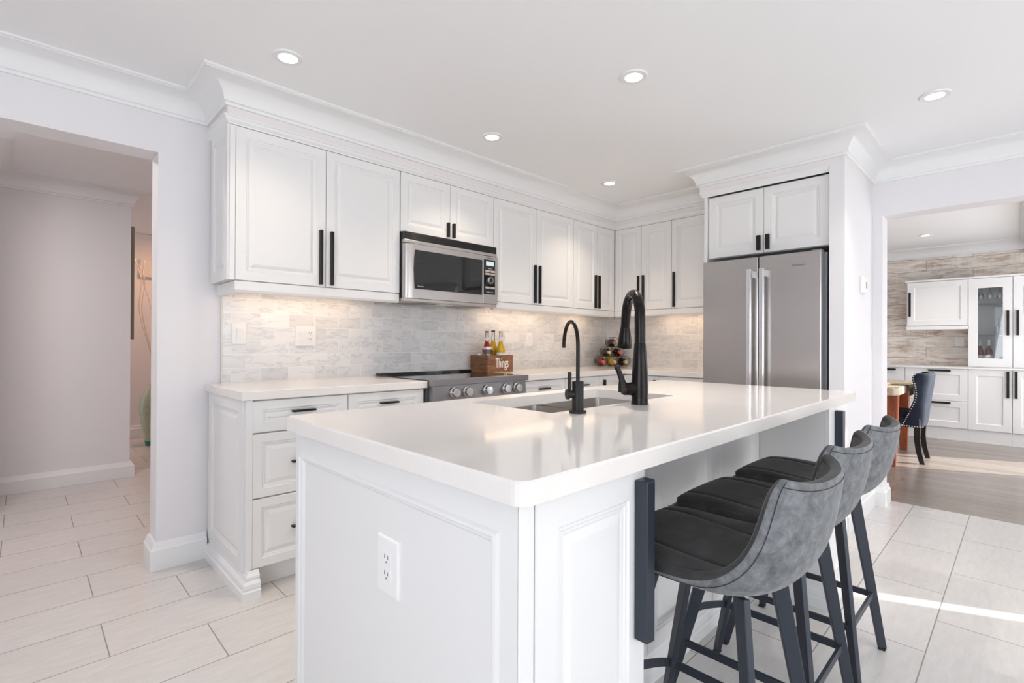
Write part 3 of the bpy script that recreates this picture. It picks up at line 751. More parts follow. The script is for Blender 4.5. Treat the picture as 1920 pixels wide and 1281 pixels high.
# sink
def basin(mb, x0, x1, y0, y1, z0, z1, r=.02, th=.003):
    top = rrect(x0, x1, y0, y1, r, 4); bot = rrect(x0+.008, x1-.008, y0+.008, y1-.008, r, 4); b2 = rrect(x0+.022, x1-.022, y0+.022, y1-.022, r, 4)
    n_ = len(top)
    vs = [(p[0], p[1], z1) for p in top]+[(p[0], p[1], z0+.014) for p in bot]+[(p[0], p[1], z0) for p in b2]
    fs = []
    for L in (0, 1):
        for i in range(n_):
            j = (i+1) % n_; fs.append((L*n_+i, L*n_+j, (L+1)*n_+j, (L+1)*n_+i))
    fs.append(tuple(2*n_+i for i in range(n_))); mb.add(vs, fs)
t = thing('sink', 'undermounted double-bowl stainless sink in the island', 'sink', (0, 0, 0))
dv = 1.560
for bx0, bx1 in ((SKX0-.004, dv-.011), (dv+.011, SKX1+.004)):
    mb = MB(); basin(mb, bx0, bx1, SKY0-.004, SKY1+.004, .685, .874)
    bo = mb.build('bowl', M['sink'], t, smooth='angle', fix=False)
    MB().lathe([(0, .689), (.034, .689), (.042, .6855)], (bx0+bx1)/2, 1.245, 0, 24).build('drain', M['chrome'], bo)
mb = MB().box(dv-.011, dv+.011, SKY0-.004, SKY1+.004, .84, .862); mb.build('divider', M['steel'], t, bevel=.004)

# ------------------------------------------------------------------ faucets
t = thing('kitchen_faucet', 'tall dark bronze pull-down faucet behind the sink', 'faucet', (1.607, .978, .915), math.radians(49))
MB().lathe([(.0315, 0), (.0315, .004), (.0300, .008), (.0300, .030), (.0305, .055), (.030, .085), (.028, .12), (.0245, .17), (.0205, .22), (.0200, .222)], seg=32).build('body', M['bronze'], t, smooth='angle')
pts = [(0, 0, .222), (0, 0, .25), (0, 0, .285), (.002, 0, .305)]
rr = .090
for k in range(1, 17):
    th = PI - PI*k/17*1.03
    pts.append((rr+rr*math.cos(th), 0, .318+rr*math.sin(th)))
pts += [(.186, 0, .300), (.190, 0, .285)]
MB().tube(pts, [.0195]*4+[.0190]*8+[.0185]*8+[.0182]*2, 20).build('neck', M['bronze'], t, smooth='angle')
wd = [(.190, 0, .292), (.1915, 0, .27), (.194, 0, .24), (.198, 0, .21), (.199, 0, .204)]
wo = MB().tube(wd, [.0175, .0215, .0260, .0295, .0275], 24).build('spray_head', M['bronze'], t, smooth='angle')
MB().box(.216, .226, -.010, .010, .222, .238).box(.213, .222, -.009, .009, .244, .258).build('spray_button', M['black'], wo, bevel=.003)
MB().tube([(0, .012, .056), (0, .044, .056)], [.027, .0225], 24).tube([(0, .042, .056), (0, .045, .056), (0, .053, .056)], [.0215, .0235, .0225], 24).build('valve', M['bronze'], t, smooth='angle')
MB().tube([(0, .061, .046), (0, .063, .066), (0, .067, .090), (0, .077, .118), (0, .085, .136), (0, .086, .140)], [.0185, .0165, .0105, .0095, .010, .006], 20).lathe([(0, -.012), (.018, -.011), (.0225, 0), (.018, .011), (0, .012)], 0, .056, .055, 20, 'y').build('lever', M['black'], t, smooth='angle')
t = thing('drinking_water_faucet', 'slim dark gooseneck water faucet, left of the large faucet', 'faucet', (1.258, .988, .915), math.radians(60))
MB().lathe([(.0275, 0), (.0275, .006), (.0255, .009), (.0185, .010), (.0185, .098), (.0170, .101), (0, .101)], seg=28).build('body', M['black'], t, smooth='angle')
pts = [(0, 0, .10), (0, 0, .14), (0, 0, .18), (0, 0, .212)]
for k in range(1, 17):
    th = PI - PI*k/16; pts.append((.064+.064*math.cos(th), 0, .212+.080*math.sin(th)))
pts += [(.1275, 0, .205)]
MB().tube(pts, .0062, 14).build('spout', M['bronze'], t, smooth='angle')
MB().tube([(0, .010, .060), (0, .034, .060)], .0120, 18).tube([(0, .031, .060), (0, .038, .060)], [.0165, .016], 20).build('valve', M['black'], t, smooth='angle')
MB().tube([(0, .028, .066), (0, .028, .085), (0, .028, .130)], [.005, .0062, .0062], 12).build('lever', M['black'], t, smooth='angle')

# ------------------------------------------------------------------ outlets and switches (plates look to -y in local space)
def plate(name, label, loc, rz, gang, cat, wd=None, ht=.118):
    t = thing(name, label, cat, loc, rz)
    n_ = len(gang); wd = wd or (.076+(n_-1)*.046)
    MB().rings(-wd/2, wd/2, -ht/2, ht/2, -.008, [(0, .008), (0, .004), (.004, 0)]).build('cover_plate', M['plate'], t)
    for i, g_ in enumerate(gang):
        cx = (i-(n_-1)/2)*.046
        MB().box(cx-.0165, cx+.0165, -.0105, -.007, -.033, .033).build('insert', M['plate'], t, bevel=.001)
        if g_ == 's':
            MB().prism([(-.0105, -.026), (-.016, .026), (-.0105, .026)], cx-.012, cx+.012, 'x').build('rocker', M['plate'], t)
        else:
            mb = MB()
            for s_ in (-1, 1):
                zc = s_*.018
                mb.box(cx-.0075, cx-.0055, -.0112, -.010, zc-.001, zc+.008).box(cx+.0055, cx+.0075, -.0112, -.010, zc-.001, zc+.007)
                mb.lathe([(0, -.0112), (.0022, -.0112), (.0022, -.010)], cx, 0, zc-.008, 10, 'y')
            mb.build('slots', M['slot'], t)
    return t
plate('light_switch', 'single white rocker switch plate at the left end of the marble splashback', (.852, 3.018, 1.180), 0, ['s'], 'switch')
plate('wall_outlet', 'white two-gang plate with switch and outlet on the marble, left of the range', (1.217, 3.018, 1.171), 0, ['s', 'o'], 'outlet', .126)
plate('wall_outlet', 'white outlet plate on the marble behind the small faucet', (3.16, 3.018, 1.165), 0, ['s'], 'outlet')
plate('island_outlet', 'tall white outlet plate on the end panel of the island', (.592, .992, .637), -PI/2, ['o'], 'outlet', .088, .128)
plate('dining_outlet', 'small beige outlet plate on the plank wall under the dining wall cabinet', (8.45, .57, 1.18), -PI/2, ['s'], 'outlet', .085)
t = thing('thermostat', 'small white thermostat on the pier beside the dining opening', 'thermostat', (3.99, .757, 1.53))
MB().box(-.05, .05, -.022, 0, -.055, .055).build('body', M['plate'], t, bevel=.004)
MB().box(.015, .040, -.0228, -.021, -.022, .022).build('screen', M['slot'], t)

# ------------------------------------------------------------------ crate with bottles
t = thing('wooden_crate', 'small rustic wooden crate lettered Things, right of the cooktop', 'crate', (2.462, 2.775, .915))
CW, CDp, CH = .262, .200, .128
for nm, bx in (('front_board', (0, CW, 0, .012, 0, CH)), ('back_board', (0, CW, CDp-.012, CDp, 0, CH)), ('side_board', (0, .012, .012, CDp-.012, 0, CH)), ('side_board', (CW-.012, CW, .012, CDp-.012, 0, CH)), ('base_board', (.012, CW-.012, .012, CDp-.012, 0, .01))):
    MB().box(*bx).build(nm, M['crate'], t, bevel=.0015)
text('lettering', 'Things', M['white_ink'], t, (CW/2+.015, -.001, .068), .104, (PI/2, 0, 0), .50)
def bottle(name, label, loc, prof, liquid_mat, parts, cat='bottle', group=None):
    t = thing(name, label, cat, loc, 0, group)
    MB().lathe(prof, seg=24).build('body', liquid_mat, t, smooth='angle')
    for nm, pr, m_ in parts: MB().lathe(pr, seg=24).build(nm, m_, t, smooth='angle')
    return t
bprof = [(.0, 0), (.035, 0), (.037, .006), (.037, .118), (.0345, .128), (.0375, .140), (.0375, .163), (.030, .174), (.021, .200), (.0145, .222)]
nk = [(.0143, .221), (.0125, .245), (.0125, .285), (.0145, .288), (.0145, .300), (.0, .301)]
z0 = .926
bottle('syrup_bottle', 'bottle of red syrup standing at the back of the crate', (2.572, 2.908, z0), bprof, M['red_liquor'], [('neck', nk, M['thin_glass']), ('cap', [(.0155, .289), (.0155, .303), (0, .304)], M['foil_brown']), ('neck_band', [(.0145, .232), (.0140, .252)], M['label'])])
bottle('syrup_bottle', 'bottle of yellow syrup furthest back in the crate', (2.652, 2.925, z0), [(r, z*1.02) for r, z in bprof], M['yellow_liquor'], [('neck', [(r, z*1.02) for r, z in nk], M['thin_glass']), ('cap', [(.0155, .295), (.0155, .309), (0, .310)], M['black_plastic'])])
bottle('syrup_bottle', 'bottle of yellow syrup with white label at the front of the crate', (2.652, 2.838, z0), bprof, M['yellow_liquor'], [('neck', nk, M['thin_glass']), ('cap', [(.0155, .289), (.0155, .303), (0, .304)], M['foil_gold']), ('neck_band', [(.0150, .228), (.0140, .255)], M['label']), ('label', [(.0375, .085), (.0378, .086), (.0378, .136), (.0360, .137)], M['label'])])
jprof = [(0, 0), (.036, 0), (.038, .01), (.040, .05), (.040, .085), (.035, .100), (.033, .105)]
for loc, lb, k in (((2.516, 2.835, z0), 'glass jar with silver lid at the near left of the crate', 1.08), ((2.505, 2.915, z0), 'glass jar at the far left of the crate', .76)):
    t = thing('spice_jar', lb, 'jar', loc, 0, 'jars in the crate')
    MB().lathe([(r*.9*k, z*k*1.47) for r, z in jprof]).build('glass', M['jar_glass'], t, smooth='angle')
    MB().lathe([(0, .004), (.032*k, .004), (.034*k, .07*k), (.034*k, .118*k), (0, .120*k)]).build('contents', M['spice'], t, smooth='angle')
    MB().lathe([(.033*k, .149*k), (.035*k, .150*k), (.035*k, .168*k), (.0, .169*k)]).build('lid', M['lid'], t, smooth='angle')
# ------------------------------------------------------------------ wine rack in the corner
ang = math.atan2(-.64, .77)+0.0
t = thing('wine_rack', 'dark wire wine rack of six rings in the worktop corner', 'wine rack', (4.055, 2.752, .915), -math.radians(42))
RR = .048; sp_ = .106; rows_ = [(3, 0), (2, 1), (1, 2)]
cent = []
for n_, r_ in rows_:
    for k in range(n_): cent.append(((k-(n_-1)/2)*sp_, RR+.004+r_*sp_*.86))
for fy in (.0, .16):
    for cx, cz in cent:
        pts = [(cx+RR*math.cos(q*2*PI/24), fy, cz+RR*math.sin(q*2*PI/24)) for q in range(24)]
        MB().tube(pts, .0022, 8, closed=True).build('ring', M['bronze'], t, smooth=True)
mb = MB()
for cx, cz in cent:
    mb.tube([(cx-RR*.5, .0, cz-RR*.866), (cx-RR*.5, .16, cz-RR*.866)], .002, 8).tube([(cx+RR*.5, .0, cz-RR*.866), (cx+RR*.5, .16, cz-RR*.866)], .002, 8)
mb.build('rails', M['bronze'], t)
wv = [(-1, 0, M['wine_red'], M['foil_red'], 'red-capped bottle in the lower left ring of the wine rack'), (0, 0, M['white_wine'], M['cork'], 'yellow bottle in the lower middle ring of the wine rack'),
      (1, 0, M['dark_bottle'], M['foil_gold'], 'dark bottle in the lower right ring of the wine rack'), (-.5, 1, M['dark_bottle'], M['foil_gold'], 'dark bottle with pale cap in the middle left ring of the wine rack'),
      (.5, 1, M['dark_bottle'], M['foil_red'], 'dark bottle with red cap in the middle right ring of the wine rack'), (0, 2, M['dark_bottle'], M['foil_brown'], 'dark bottle with brown cap in the top ring of the wine rack')]
ca, sa = math.cos(-math.radians(42)), math.sin(-math.radians(42))
for cx, r_, bm_, fm, lb in wv:
    lx = cx*sp_; lz = RR+.004+r_*sp_*.86-.0065; ly = .21
    q = thing('wine_bottle', lb, 'bottle', (4.055+ca*lx-sa*ly, 2.752+sa*lx+ca*ly, .915+lz), -math.radians(42), 'bottles in the wine rack')
    MB().lathe([(0, 0), (.036, 0), (.038, -.004), (.0385, -.13), (.036, -.155), (.022, -.178), (.0150, -.195), (.0142, -.215)], seg=24, axis='y').build('body', bm_, q, smooth='angle')
    MB().lathe([(.0150, -.205), (.0158, -.235), (.0165, -.262), (.0150, -.268), (0, -.2685)], seg=20, axis='y').build('foil', fm, q, smooth='angle')

# ------------------------------------------------------------------ bar stools
def prof_center():
    return [(.178, .613), (.186, .631), (.175, .648), (.11, .654), (.03, .648), (-.05, .640), (-.115, .636), (-.165, .641), (-.203, .662), (-.228, .700), (-.243, .748), (-.254, .80), (-.261, .842), (-.263, .864)]
def prof_edge():
    return [(.196, .170, .613), (.206, .174, .628), (.210, .164, .643), (.213, .10, .652), (.214, .02, .657), (.214, -.05, .662), (.214, -.095, .672), (.213, -.13, .690), (.210, -.157, .716), (.206, -.176, .748), (.202, -.189, .784), (.195, -.198, .820), (.184, -.206, .850), (.160, -.217, .872)]
def resample(pts, n):
    P = spline([Vector(p) if len(p) == 3 else Vector((p[0], p[1], 0)) for p in pts], 6)
    d = [0]
    for i in range(1, len(P)): d.append(d[-1]+(P[i]-P[i-1]).length)
    out = []; j = 0
    for k in range(n):
        s_ = d[-1]*k/(n-1)
        while j < len(P)-2 and d[j+1] < s_: j += 1
        t_ = (s_-d[j])/max(1e-9, d[j+1]-d[j]); out.append(P[j].lerp(P[j+1], t_))
    return out
NS, NTt = 30, 25
PC = spline([Vector((p[0], p[1], 0)) for p in prof_center()], 3); PE = spline([Vector(p) for p in prof_edge()], 3)
NS = len(PC)
def surf(i, t_):
    c_, e_ = PC[i], PE[i]; f = abs(t_)
    zf = f**2.6; yf = f**2.2
    back = min(1, max(0, (c_.y-.61)/.2))
    x = e_.x*.935*(math.sin(t_*PI/2*.92)/math.sin(PI/2*.92)*(.55)+t_*.45)
    return Vector((x, c_.x+(e_.y-c_.x)*yf, c_.y+(e_.z-c_.y)*zf))
def nrm_at(i, t_):
    i0, i1 = max(0, i-1), min(NS-1, i+1); e = .02
    du = surf(i1, t_)-surf(i0, t_); dt = surf(i, min(1, t_+e))-surf(i, max(-1, t_-e))
    return du.cross(dt).normalized()
ts = [-1+2*k/(NTt-1) for k in range(NTt)]
def make_stool(lb, loc):
    t = thing('bar_stool', lb, 'bar stool', loc, 0, 'bar stools at the island')
    inn = []; out = []
    for i in range(NS):
        ri = []; ro = []; s_ = i/(NS-1)
        for q in ts:
            p = surf(i, q); n_ = nrm_at(i, q)
            if n_.z < 0 and i < NS*.5: n_ = -n_
            if i >= NS*.5 and n_.y < 0: n_ = -n_
            edge = max(abs(q)**6, (1-min(1, i/4))**2, max(0, (i-NS+4)/3)**2)
            edge = min(1, edge); seat = max(0, 1-max(0, s_-.45)/.2)
            th = (.024+.012*seat+.004*math.sin(PI*min(1, max(0, (s_-.4)/.6))))*(1-edge)+.024*edge
            ri.append(p); ro.append(p-n_*th)
        inn.append(ri); out.append(ro)
    mb = MB(); mb.grid(inn, 0); o_ = len(mb.v); mb.grid(out, 1)
    W_ = NTt
    for i in range(NS-1):
        for j in (0, W_-1): mb.f.append([i*W_+j, (i+1)*W_+j, o_+(i+1)*W_+j, o_+i*W_+j]); mb.m.append(0)
    for j in range(W_-1):
        for i in (0, NS-1): mb.f.append([i*W_+j, i*W_+j+1, o_+i*W_+j+1, o_+i*W_+j]); mb.m.append(0)
    mb.build('seat_shell', [M['pad'], M['suede']], t, sub=1)
    sm = MB()
    for jj in (1, NTt-2):
        sm.tube([out[i][jj]*.985+out[i][jj]*.015+(out[i][jj]-inn[i][jj]).normalized()*.0005 for i in range(3, NS-1)], .0009, 6)
    sm.tube([out[NS-3][j]+(out[NS-3][j]-inn[NS-3][j]).normalized()*.0005 for j in range(1, NTt-1)], .0009, 6)
    sm.build('edge_seam', M['seam'], t, smooth=True)
    # padded inner cover with two stitched channels
    tt = [-.90, -.86, -.75, -.60, -.535, -.515, -.50, -.485, -.465, -.40, -.25, 0, .25, .40, .465, .485, .50, .515, .535, .60, .75, .86, .90]
    top = []; bot = []
    for i in range(3, NS-2):
        rt = []; rb = []
        ef = min(1, (i-3)/2, (NS-3-i)/2)
        for q in tt:
            p = surf(i, q); n_ = nrm_at(i, q)
            if n_.z < 0 and i < NS*.5: n_ = -n_
            if i >= NS*.5 and n_.y < 0: n_ = -n_
            h = .013*ef*min(1, (.90-abs(q))/.10)
            if i < NS*.60: h -= .008*max(0, 1-abs(abs(q)-.50)/.035)
            rt.append(p+n_*(h+.001)); rb.append(p-n_*.010)
        top.append(rt); bot.append(rb)
    mb = MB(); mb.grid(top); o_ = len(mb.v); mb.grid(bot, 0, True); W2 = len(tt); H2 = len(top)
    for i in range(H2-1):
        for j in (0, W2-1): mb.f.append([i*W2+j, (i+1)*W2+j, o_+(i+1)*W2+j, o_+i*W2+j]); mb.m.append(0)
    for j in range(W2-1):
        for i in (0, H2-1): mb.f.append([i*W2+j, i*W2+j+1, o_+i*W2+j+1, o_+i*W2+j]); mb.m.append(0)
    mb.build('seat_pad', M['pad'], t, smooth=True)
    for sg in (-1, 1):
        pts = [surf(i, sg*.50)+Vector((0, 0, .0062)) for i in range(4, int(NS*.52))]
        MB().tube(pts, .0016, 6).build('seam', M['seam'], t, smooth=True)
    # base
    MB().box(-.10, .10, -.10, .09, .588, .600).build('mounting_plate', M['iron'], t, bevel=.003)
    for sx in (-1, 1):
        for ft in (0, 1):
            p0 = (sx*.105, .075 if ft else -.135, .598); p1 = (sx*.192, .212 if ft else -.212, .006)
            lg = MB().bar(p0, p1, .040, .016, (1, 0, 0) if False else (sx*.6, (1 if ft else -1)*.8, 0), .026, .016).build('leg', M['iron'], t, bevel=.0025)
            MB().box(p1[0]-.014, p1[0]+.014, p1[1]-.012, p1[1]+.012, 0, .008).build('foot_pad', M['rubber'], lg, bevel=.002)
    zr = .205; fr_ = (.598-zr)/.598
    lp = lambda sx, ft: (sx*(.105+(.192-.105)*fr_), (.075+(.212-.075)*fr_) if ft else (-.135+(-.212+.135)*fr_), zr)
    for sx in (-1, 1): MB().bar(lp(sx, 0), lp(sx, 1), .022, .010, (0, 0, 1)).build('side_rail', M['iron'], t, bevel=.0015)
    MB().bar(lp(-1, 0), lp(1, 0), .022, .010, (0, 0, 1)).build('rear_rail', M['iron'], t, bevel=.0015)
    a0, a1 = lp(-1, 1), lp(1, 1); mb = MB(); rows = []
    for k in range(17):
        f = k/16; x = a0[0]+(a1[0]-a0[0])*f; y = a0[1]+.075*math.sin(PI*f)**.8
        rows.append([(x, y-.005, zr-.011), (x, y+.005, zr-.011), (x, y+.005, zr+.011), (x, y-.005, zr+.011), (x, y-.005, zr-.011)])
    mb.grid(rows); mb.add(rows[0][:4], [(0,1,2,3)]); mb.add(rows[-1][:4], [(0,1,2,3)])
    mb.build('footrest', M['iron'], t)
    return t
st1 = make_stool('grey suede bar stool nearest the camera, beside the near end of the island', (1.200, .555, 0))
for x, y_, lb in ((1.645, .580, 'middle grey suede bar stool of the three at the island'), (2.108, .583, 'grey suede bar stool farthest from the camera, nearest the fridge end of the island')):
    q = copy_tree(st1); q.location = (x, y_, 0); q['label'] = lb

# ------------------------------------------------------------------ dining room built-ins (fronts look to -x)
def dine(name, label, y1, X, wd, depth, z0, z1, cat='cabinet', toe=False, open_=False):
    t = thing(name, label, cat, (X, y1, 0), -PI/2)
    if not open_: MB().box(0, wd, .021, depth, z0, z1).build('body', M['cab'], t)
    if toe: MB().box(0, wd, .03, .05, 0, z0).build('toe_kick', M['cab'], t)
    return t
DX = 7.92
t = dine('drawer_cabinet', 'white drawer cabinet at the left end of the dining wall, behind the table', 1.640, DX, .590, .525, .150, .852, toe=True)
for z0, z1 in ((.690, .850), (.152, .686)):
    d = MB().door(.002, .588, z0, z1, 0, .02, .07, 'shaker').build('drawer', M['cab'], t); pull(d, z1-.025, .34, .50, 0, .022, .03, True)
t = dine('drawer_cabinet', 'white two-drawer cabinet behind the navy dining chair', 1.049, DX, .586, .525, .150, .852, toe=True)
for z0, z1 in ((.470, .850), (.152, .466)):
    d = MB().door(.002, .584, z0, z1, 0, .02, .07, 'shaker').build('drawer', M['cab'], t); pull(d, z1-.022, .228, .432, 0, .022, .03, True)
t = dine('base_cabinet', 'white one-door base cabinet under the glass-fronted dining cabinet', .462, DX, .366, .525, .150, .852, toe=True)
d = MB().door(.002, .364, .152, .850, 0, .02, .07, 'shaker').build('door', M['cab'], t); pull(d, .332, .540, .838, 0, .022, .03)
t = dine('base_cabinet', 'white base cabinet at the right edge of the view in the dining room', .095, DX, .366, .525, .150, .852, toe=True)
d = MB().door(.002, .364, .152, .850, 0, .02, .07, 'shaker').build('door', M['cab'], t); pull(d, .030, .540, .838, 0, .022, .03)
tag(MB().box(DX-.015, 8.45, -.275, 1.645, .853, .873).build('sideboard_top', M['cab'], None, bevel=.002), 'thin white counter along the dining room cabinets', 'counter')
UX = 8.12
t = dine('wall_cabinet', 'white horizontal wall cabinet on the plank wall of the dining room', 1.062, UX, .594, .33, 1.372, 1.952)
d = MB().door(.010, .584, 1.378, 1.925, 0, .02, .065, 'shaker').build('door', M['cab'], t); pull(d, .035, 1.495, 1.797, 0, .022, .03)
MB().box(0, .594, .0, .33, 1.328, 1.370).build('light_rail', M['cab'], t)
MB().box(-.01, .594, -.012, .33, 1.932, 1.952).build('top_board', M['cab'], t)
def display_unit(label, y1, hx, fill):
    t = dine('display_cabinet', label, y1, UX, .380, .33, .873, 1.952, open_=True)
    MB().box(0, .018, .021, .33, .873, 1.952).build('side', M['cab'], t); MB().box(.362, .380, .021, .33, .873, 1.952).build('side', M['cab'], t)
    MB().box(.018, .362, .315, .33, .873, 1.952).build('back', M['cab'], t); MB().box(.018, .362, .021, .315, .873, .900).build('bottom', M['cab'], t)
    MB().box(-.0, .380, -.012, .33, 1.930, 1.952).build('top', M['cab'], t)
    mb = MB(); x0, x1, z0, z1 = .003, .377, .878, 1.926; a0, a1, c0, c1 = .086, .298, .980, 1.812
    mb.box(x0, a0, 0, .02, z0, z1).box(a1, x1, 0, .02, z0, z1).box(a0, a1, 0, .02, z0, c0).box(a0, a1, 0, .02, c1, z1)
    d = mb.build('door', M['cab'], t)
    MB().box(a0-.004, a1+.004, .009, .013, c0-.004, c1+.004).build('pane', M['pane'], d)
    pull(d, hx, 1.250, 1.538, 0, .022, .03)
    for z in (1.245, 1.620): MB().box(.019, .361, .03, .314, z, z+.008).build('glass_shelf', M['pane'], t)
    return t
display_unit('white glass-fronted display cabinet standing on the dining counter', .474, .340, True)
display_unit('white glass-fronted display cabinet cut off by the right edge of the photo', .094, .040, False)
def at(lx, ly): return (UX+ly, .474-lx)
for k, (lx, ly, lb) in enumerate([(.098, .10, 'dark red bottle at the left in the glass-fronted cabinet'), (.176, .12, 'dark red bottle beside the first in the glass-fronted cabinet')]):
    x, y = at(lx, ly)
    q = bottle('liquor_bottle', lb, (x, y, .900), [(0, 0), (.034, 0), (.035, .01), (.035, .15), (.030, .175), (.016, .21), (.014, .235)], M['wine_red'],
           [('label', [(.0355, .045), (.0360, .046), (.0360, .115), (.0355, .116)], M['label']), ('neck_foil', [(.0145, .225), (.0150, .30), (0, .302)], M['label'])], group='bottles in the display cabinet')
x, y = at(.10, .07)
for k in range(6):
    x, y = at(.105+k*.030, .075+(k % 2)*.03)
    tag(MB().lathe([(0, 0), (.016, .001), (.018, .010), (.013, .020), (0, .022)], seg=12).build('pink_ornament', M['soap'], None, smooth=True), 'small pink ornament at the foot of the bottles in the display cabinet', 'ornament', 'pink ornaments in the display cabinet').location = (x, y, .900)
g0 = None
for k, (lx, ly) in enumerate([(.250, .12), (.292, .14)]):
    x, y = at(lx, ly)
    q = MB().lathe([(0, .004), (.022, .004), (.026, .10), (.027, .10), (.0235, 0), (0, 0)], seg=20).build('tumbler', M['thin_glass'], None, smooth='angle')
    q.location = (x, y, 1.2535); tag(q, 'clear tumbler on the lower glass shelf, ' + ('left of the pair' if k == 0 else 'right of the pair'), 'glass', 'tumblers in the display cabinet')
x, y = at(.262, .23); q = MB().lathe([(0, .0), (.024, 0), (.027, .06), (.020, .10), (.010, .13), (.010, .20), (.012, .205)], seg=20).build('decanter', M['thin_glass'], None, smooth='angle'); q.location = (x, y, 1.2535)
tag(q, 'small clear decanter behind the tumblers in the display cabinet', 'decanter')
for k, lx in enumerate([.105, .185, .27]):
    x, y = at(lx, .12)
    q = MB().lathe([(.030, 0), (.004, .003), (.004, -.07), (.020, -.085), (.031, -.115), (.028, -.150), (.027, -.150), (.029, -.115), (.018, -.088), (0, -.078)], seg=20).build('wine_glass', M['thin_glass'], None, smooth='angle')
    q.location = (x, y, 1.842); tag(q, ['wine glass hanging at the left of the display cabinet', 'wine glass hanging in the middle of the display cabinet', 'wine glass hanging at the right of the display cabinet'][k], 'wine glass', 'wine glasses hanging in the display cabinet')

# ------------------------------------------------------------------ dining table and chair
t = thing('dining_table', 'cherry dining table with thick pale top behind the pier', 'table', (6.35, 1.50, 0))
mb = MB().prism([(-.62, -.70), (.60, -.70), (.64, -.66), (.64, .70), (-.66, .70), (-.66, -.66)], .668, .742); mb.build('tabletop', M['table_top'], t, bevel=.012, seg=3)
MB().box(-.52, .58, -.60, .60, .62, .668).build('apron', M['cherry'], t)
for lx, ly in ((-.515, -.630), (.49, -.585), (-.515, .6), (.49, .6)):
    w0, w1 = .050, .032
    MB().add([(lx-w1, ly-w1, 0), (lx+w1, ly-w1, 0), (lx+w1, ly+w1, 0), (lx-w1, ly+w1, 0), (lx-w0, ly-w0, .667), (lx+w0, ly-w0, .667), (lx+w0, ly+w0, .667), (lx-w0, ly+w0, .667)],
             [(3,2,1,0),(4,5,6,7),(0,1,5,4),(1,2,6,5),(2,3,7,6),(3,0,4,7)]).build('leg', M['cherry'], t, bevel=.004)
mb = MB(); rows = []
for y, z in [(.92, .7445), (.88, .7445), (.80, .7445), (.782, .741), (.776, .72), (.778, .68), (.779, .640)]: rows.append([(x, y, z) for x in (6.12, 6.25, 6.38)])
mb.grid(rows); rows2 = [[(p[0], p[1]-(.003 if p[2] < .742 else 0), p[2]+(.004 if p[2] > .735 else 0)) for p in r_] for r_ in rows]; mb.grid(rows2)
q = mb.build('table_runner', M['straw'], None, fix=False); tag(q, 'straw-coloured runner hanging over the end of the dining table', 'runner')

t = thing('dining_chair', 'navy velvet wingback dining chair with silver nailheads and black legs', 'chair', (6.31, .66, 0))
# side profile: (y front, y back) by height, wing front edge
zs = [.340, .375, .43, .50, .56, .62, .68, .74, .79, .83, .855, .868]
yb = [.010, .002, -.004, -.010, -.016, -.024, -.032, -.040, -.046, -.050, -.050, -.042]
yf = [.165, .160, .150, .120, .095, .076, .072, .078, .090, .094, .080, .040]
hw = [.215, .222, .230, .236, .240, .244, .247, .249, .250, .247, .238, .222]
rows = []; U = 22
for z, b_, f_, h_ in zip(zs, yb, yf, hw):
    row = []
    for k in range(U+1):
        s_ = -1+2*k/U
        if abs(s_) <= .55:
            x = h_*(s_/.55)*.86; y = b_+.010*(abs(s_)/.55)**2
        else:
            f = (abs(s_)-.55)/.45; x = math.copysign(h_*(.86+.14*min(1, f*2.2)), s_); y = b_+.010+(f_-b_-.010)*f
        row.append(Vector((x, y, z)))
    rows.append(row)
inn = [[Vector((p.x*.80, p.y*1.0+(.045 if abs(-1+2*k/U) < .55 else .045*(1-(abs(-1+2*k/U)-.55)/.45)+.004), p.z)) for k, p in enumerate(r_)] for r_ in rows]
mb = MB(); mb.grid(rows); o_ = len(mb.v); mb.grid(inn, 0, True); W2 = U+1; H2 = len(rows)
for i in range(H2-1):
    for j in (0, W2-1): mb.f.append([i*W2+j, (i+1)*W2+j, o_+(i+1)*W2+j, o_+i*W2+j]); mb.m.append(0)
for j in range(W2-1):
    for i in (0, H2-1): mb.f.append([i*W2+j, i*W2+j+1, o_+i*W2+j+1, o_+i*W2+j]); mb.m.append(0)
bk_ = mb.build('backrest', M['velvet'], t, sub=1)
MB().box(-.222, .222, .03, .50, .345, .440).build('seat_frame', M['velvet'], t, bevel=.02, seg=3)
MB().box(-.19, .19, .05, .505, .430, .490).build('seat_cushion', M['velvet'], t, bevel=.025, seg=3)
nails = MB()
for sx in (-1, 1):
    path = [Vector((sx*(h_+.001), f_-.014, z)) for z, f_, h_ in zip(zs[:-1], yf[:-1], hw[:-1])]
    path = [Vector((sx*.222, .165, .362))] + path[2:]
    P = spline(path, 8); last = None
    for p in P:
        if last is None or (p-last).length > .019:
            nails.lathe([(0, .004), (.004, .003), (.0062, 0)], p.y, p.z, p.x, 8, 'z') if False else nails.add([(p.x+sx*.004, p.y, p.z)]+[(p.x+sx*.0005, p.y+.0062*math.cos(q*PI/4), p.z+.0062*math.sin(q*PI/4)) for q in range(8)], [(0, 1+q, 1+(q+1) % 8) for q in range(8)])
            last = p
    for k in range(24):
        y = .012+k*.020
        p = Vector((sx*.2225, y, .356))
        nails.add([(p.x+sx*.004, p.y, p.z)]+[(p.x+sx*.0005, p.y+.0062*math.cos(q*PI/4), p.z+.0062*math.sin(q*PI/4)) for q in range(8)], [(0, 1+q, 1+(q+1) % 8) for q in range(8)])
nails.build('nailhead_trim', M['nail'], t)
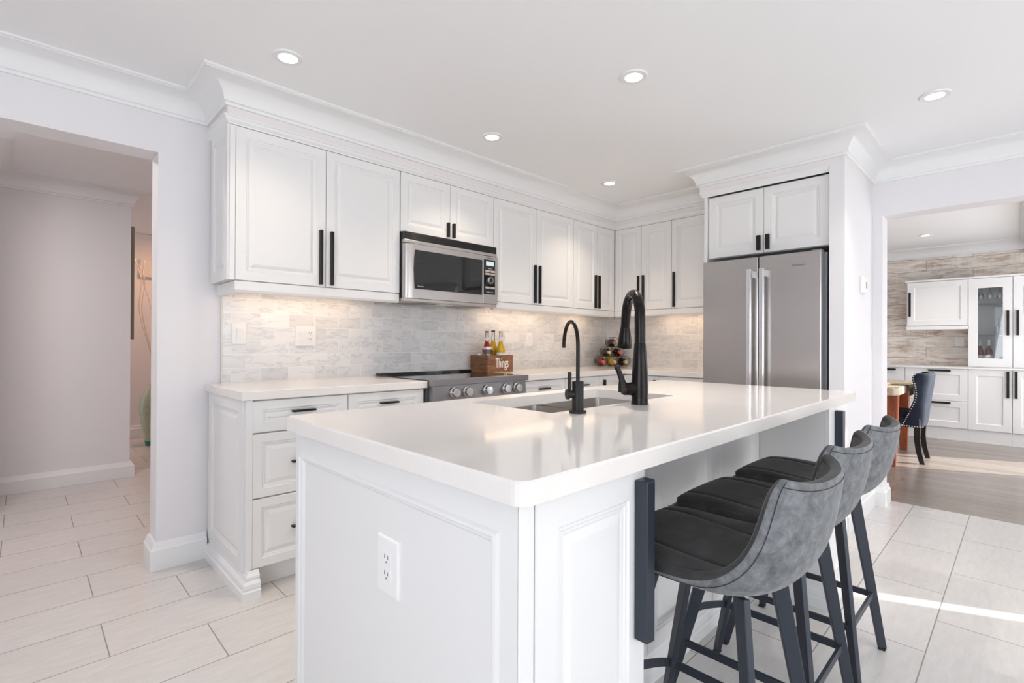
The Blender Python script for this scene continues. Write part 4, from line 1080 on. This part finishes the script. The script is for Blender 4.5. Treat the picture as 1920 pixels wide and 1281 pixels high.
for sx in (-1, 1):
    rows = []
    for z, y, w_ in [(.35, .055, .026), (.24, .058, .023), (.12, .045, .021), (.0, .018, .019)]:
        rows.append([(sx*.190+a_*w_, y+b_*w_, z) for a_, b_ in ((-1,-1),(1,-1),(1,1),(-1,1),(-1,-1))])
    mb = MB().grid(rows); mb.add(rows[-1][:4], [(0,1,2,3)]); mb.build('leg', M['ebony'], t, bevel=.002)
    MB().lathe([(.014, 0), (.024, .345)], sx*.185, .46, 0, 14).build('leg', M['ebony'], t)

# ------------------------------------------------------------------ hall objects
t = thing('floor_vase', 'tall pale green glass floor vase with bare twigs in the hall', 'vase', (1.035, 6.72, 0))
MB().lathe([(0, 0), (.060, 0), (.064, .01), (.075, .08), (.100, .20), (.122, .34), (.125, .43), (.110, .52), (.080, .58), (.055, .63), (.045, .66), (.040, .66), (.05, .62), (.0, .60)], seg=28).build('body', M['vase'], t, smooth='angle')
MB().lathe([(0, -.0), (.0655, 0), (.0685, .012), (.0755, .05), (.074, .05), (.0, .012)], seg=28).build('foot', M['vase_base'], t, smooth='angle')
for k, (dx, dy) in enumerate([(-.16, .10), (-.09, -.05), (-.13, .02), (.05, .05), (.12, -.04)]):
    P = spline([(0, 0, .30), (dx*.1+.01, dy*.1, .9), (dx*.55-.03*(-1)**k, dy*.5, 1.45), (dx*.8+.03*(-1)**k, dy*.9, 1.8), (dx, dy, 2.05-.04*k)], 6)
    MB().tube(P, .004, 6).build('twig', M['twig'], t, smooth=True)
t = thing('door_chime', 'square pinkish chime box high on the far hall wall', 'chime', (1.055, 7.30, 2.00))
MB().box(-.075, .115, -.05, 0, -.105, .105).build('cover', M['grill'], t, bevel=.012, seg=3)
MB().box(-.085, .125, -.03, 0, -.112, .112).build('back_plate', M['frieze'], t, bevel=.015, seg=3)
q = MB().box(.655, .685, 5.335, 5.415, 1.155, 2.12).build('picture', M['canvas_edge'], None); tag(q, 'olive picture edge on the end of the hall wall', 'picture')
light('hall_glow', 'AREA', (1.25, 6.5, H-.02), 8, (1.0, .56, .32), .3, aim=(0, 0, -1))
light('hall_fill', 'AREA', (-.3, 3.9, H-.02), 13, (1.0, .90, .85), .3, aim=(0, 0, -1))
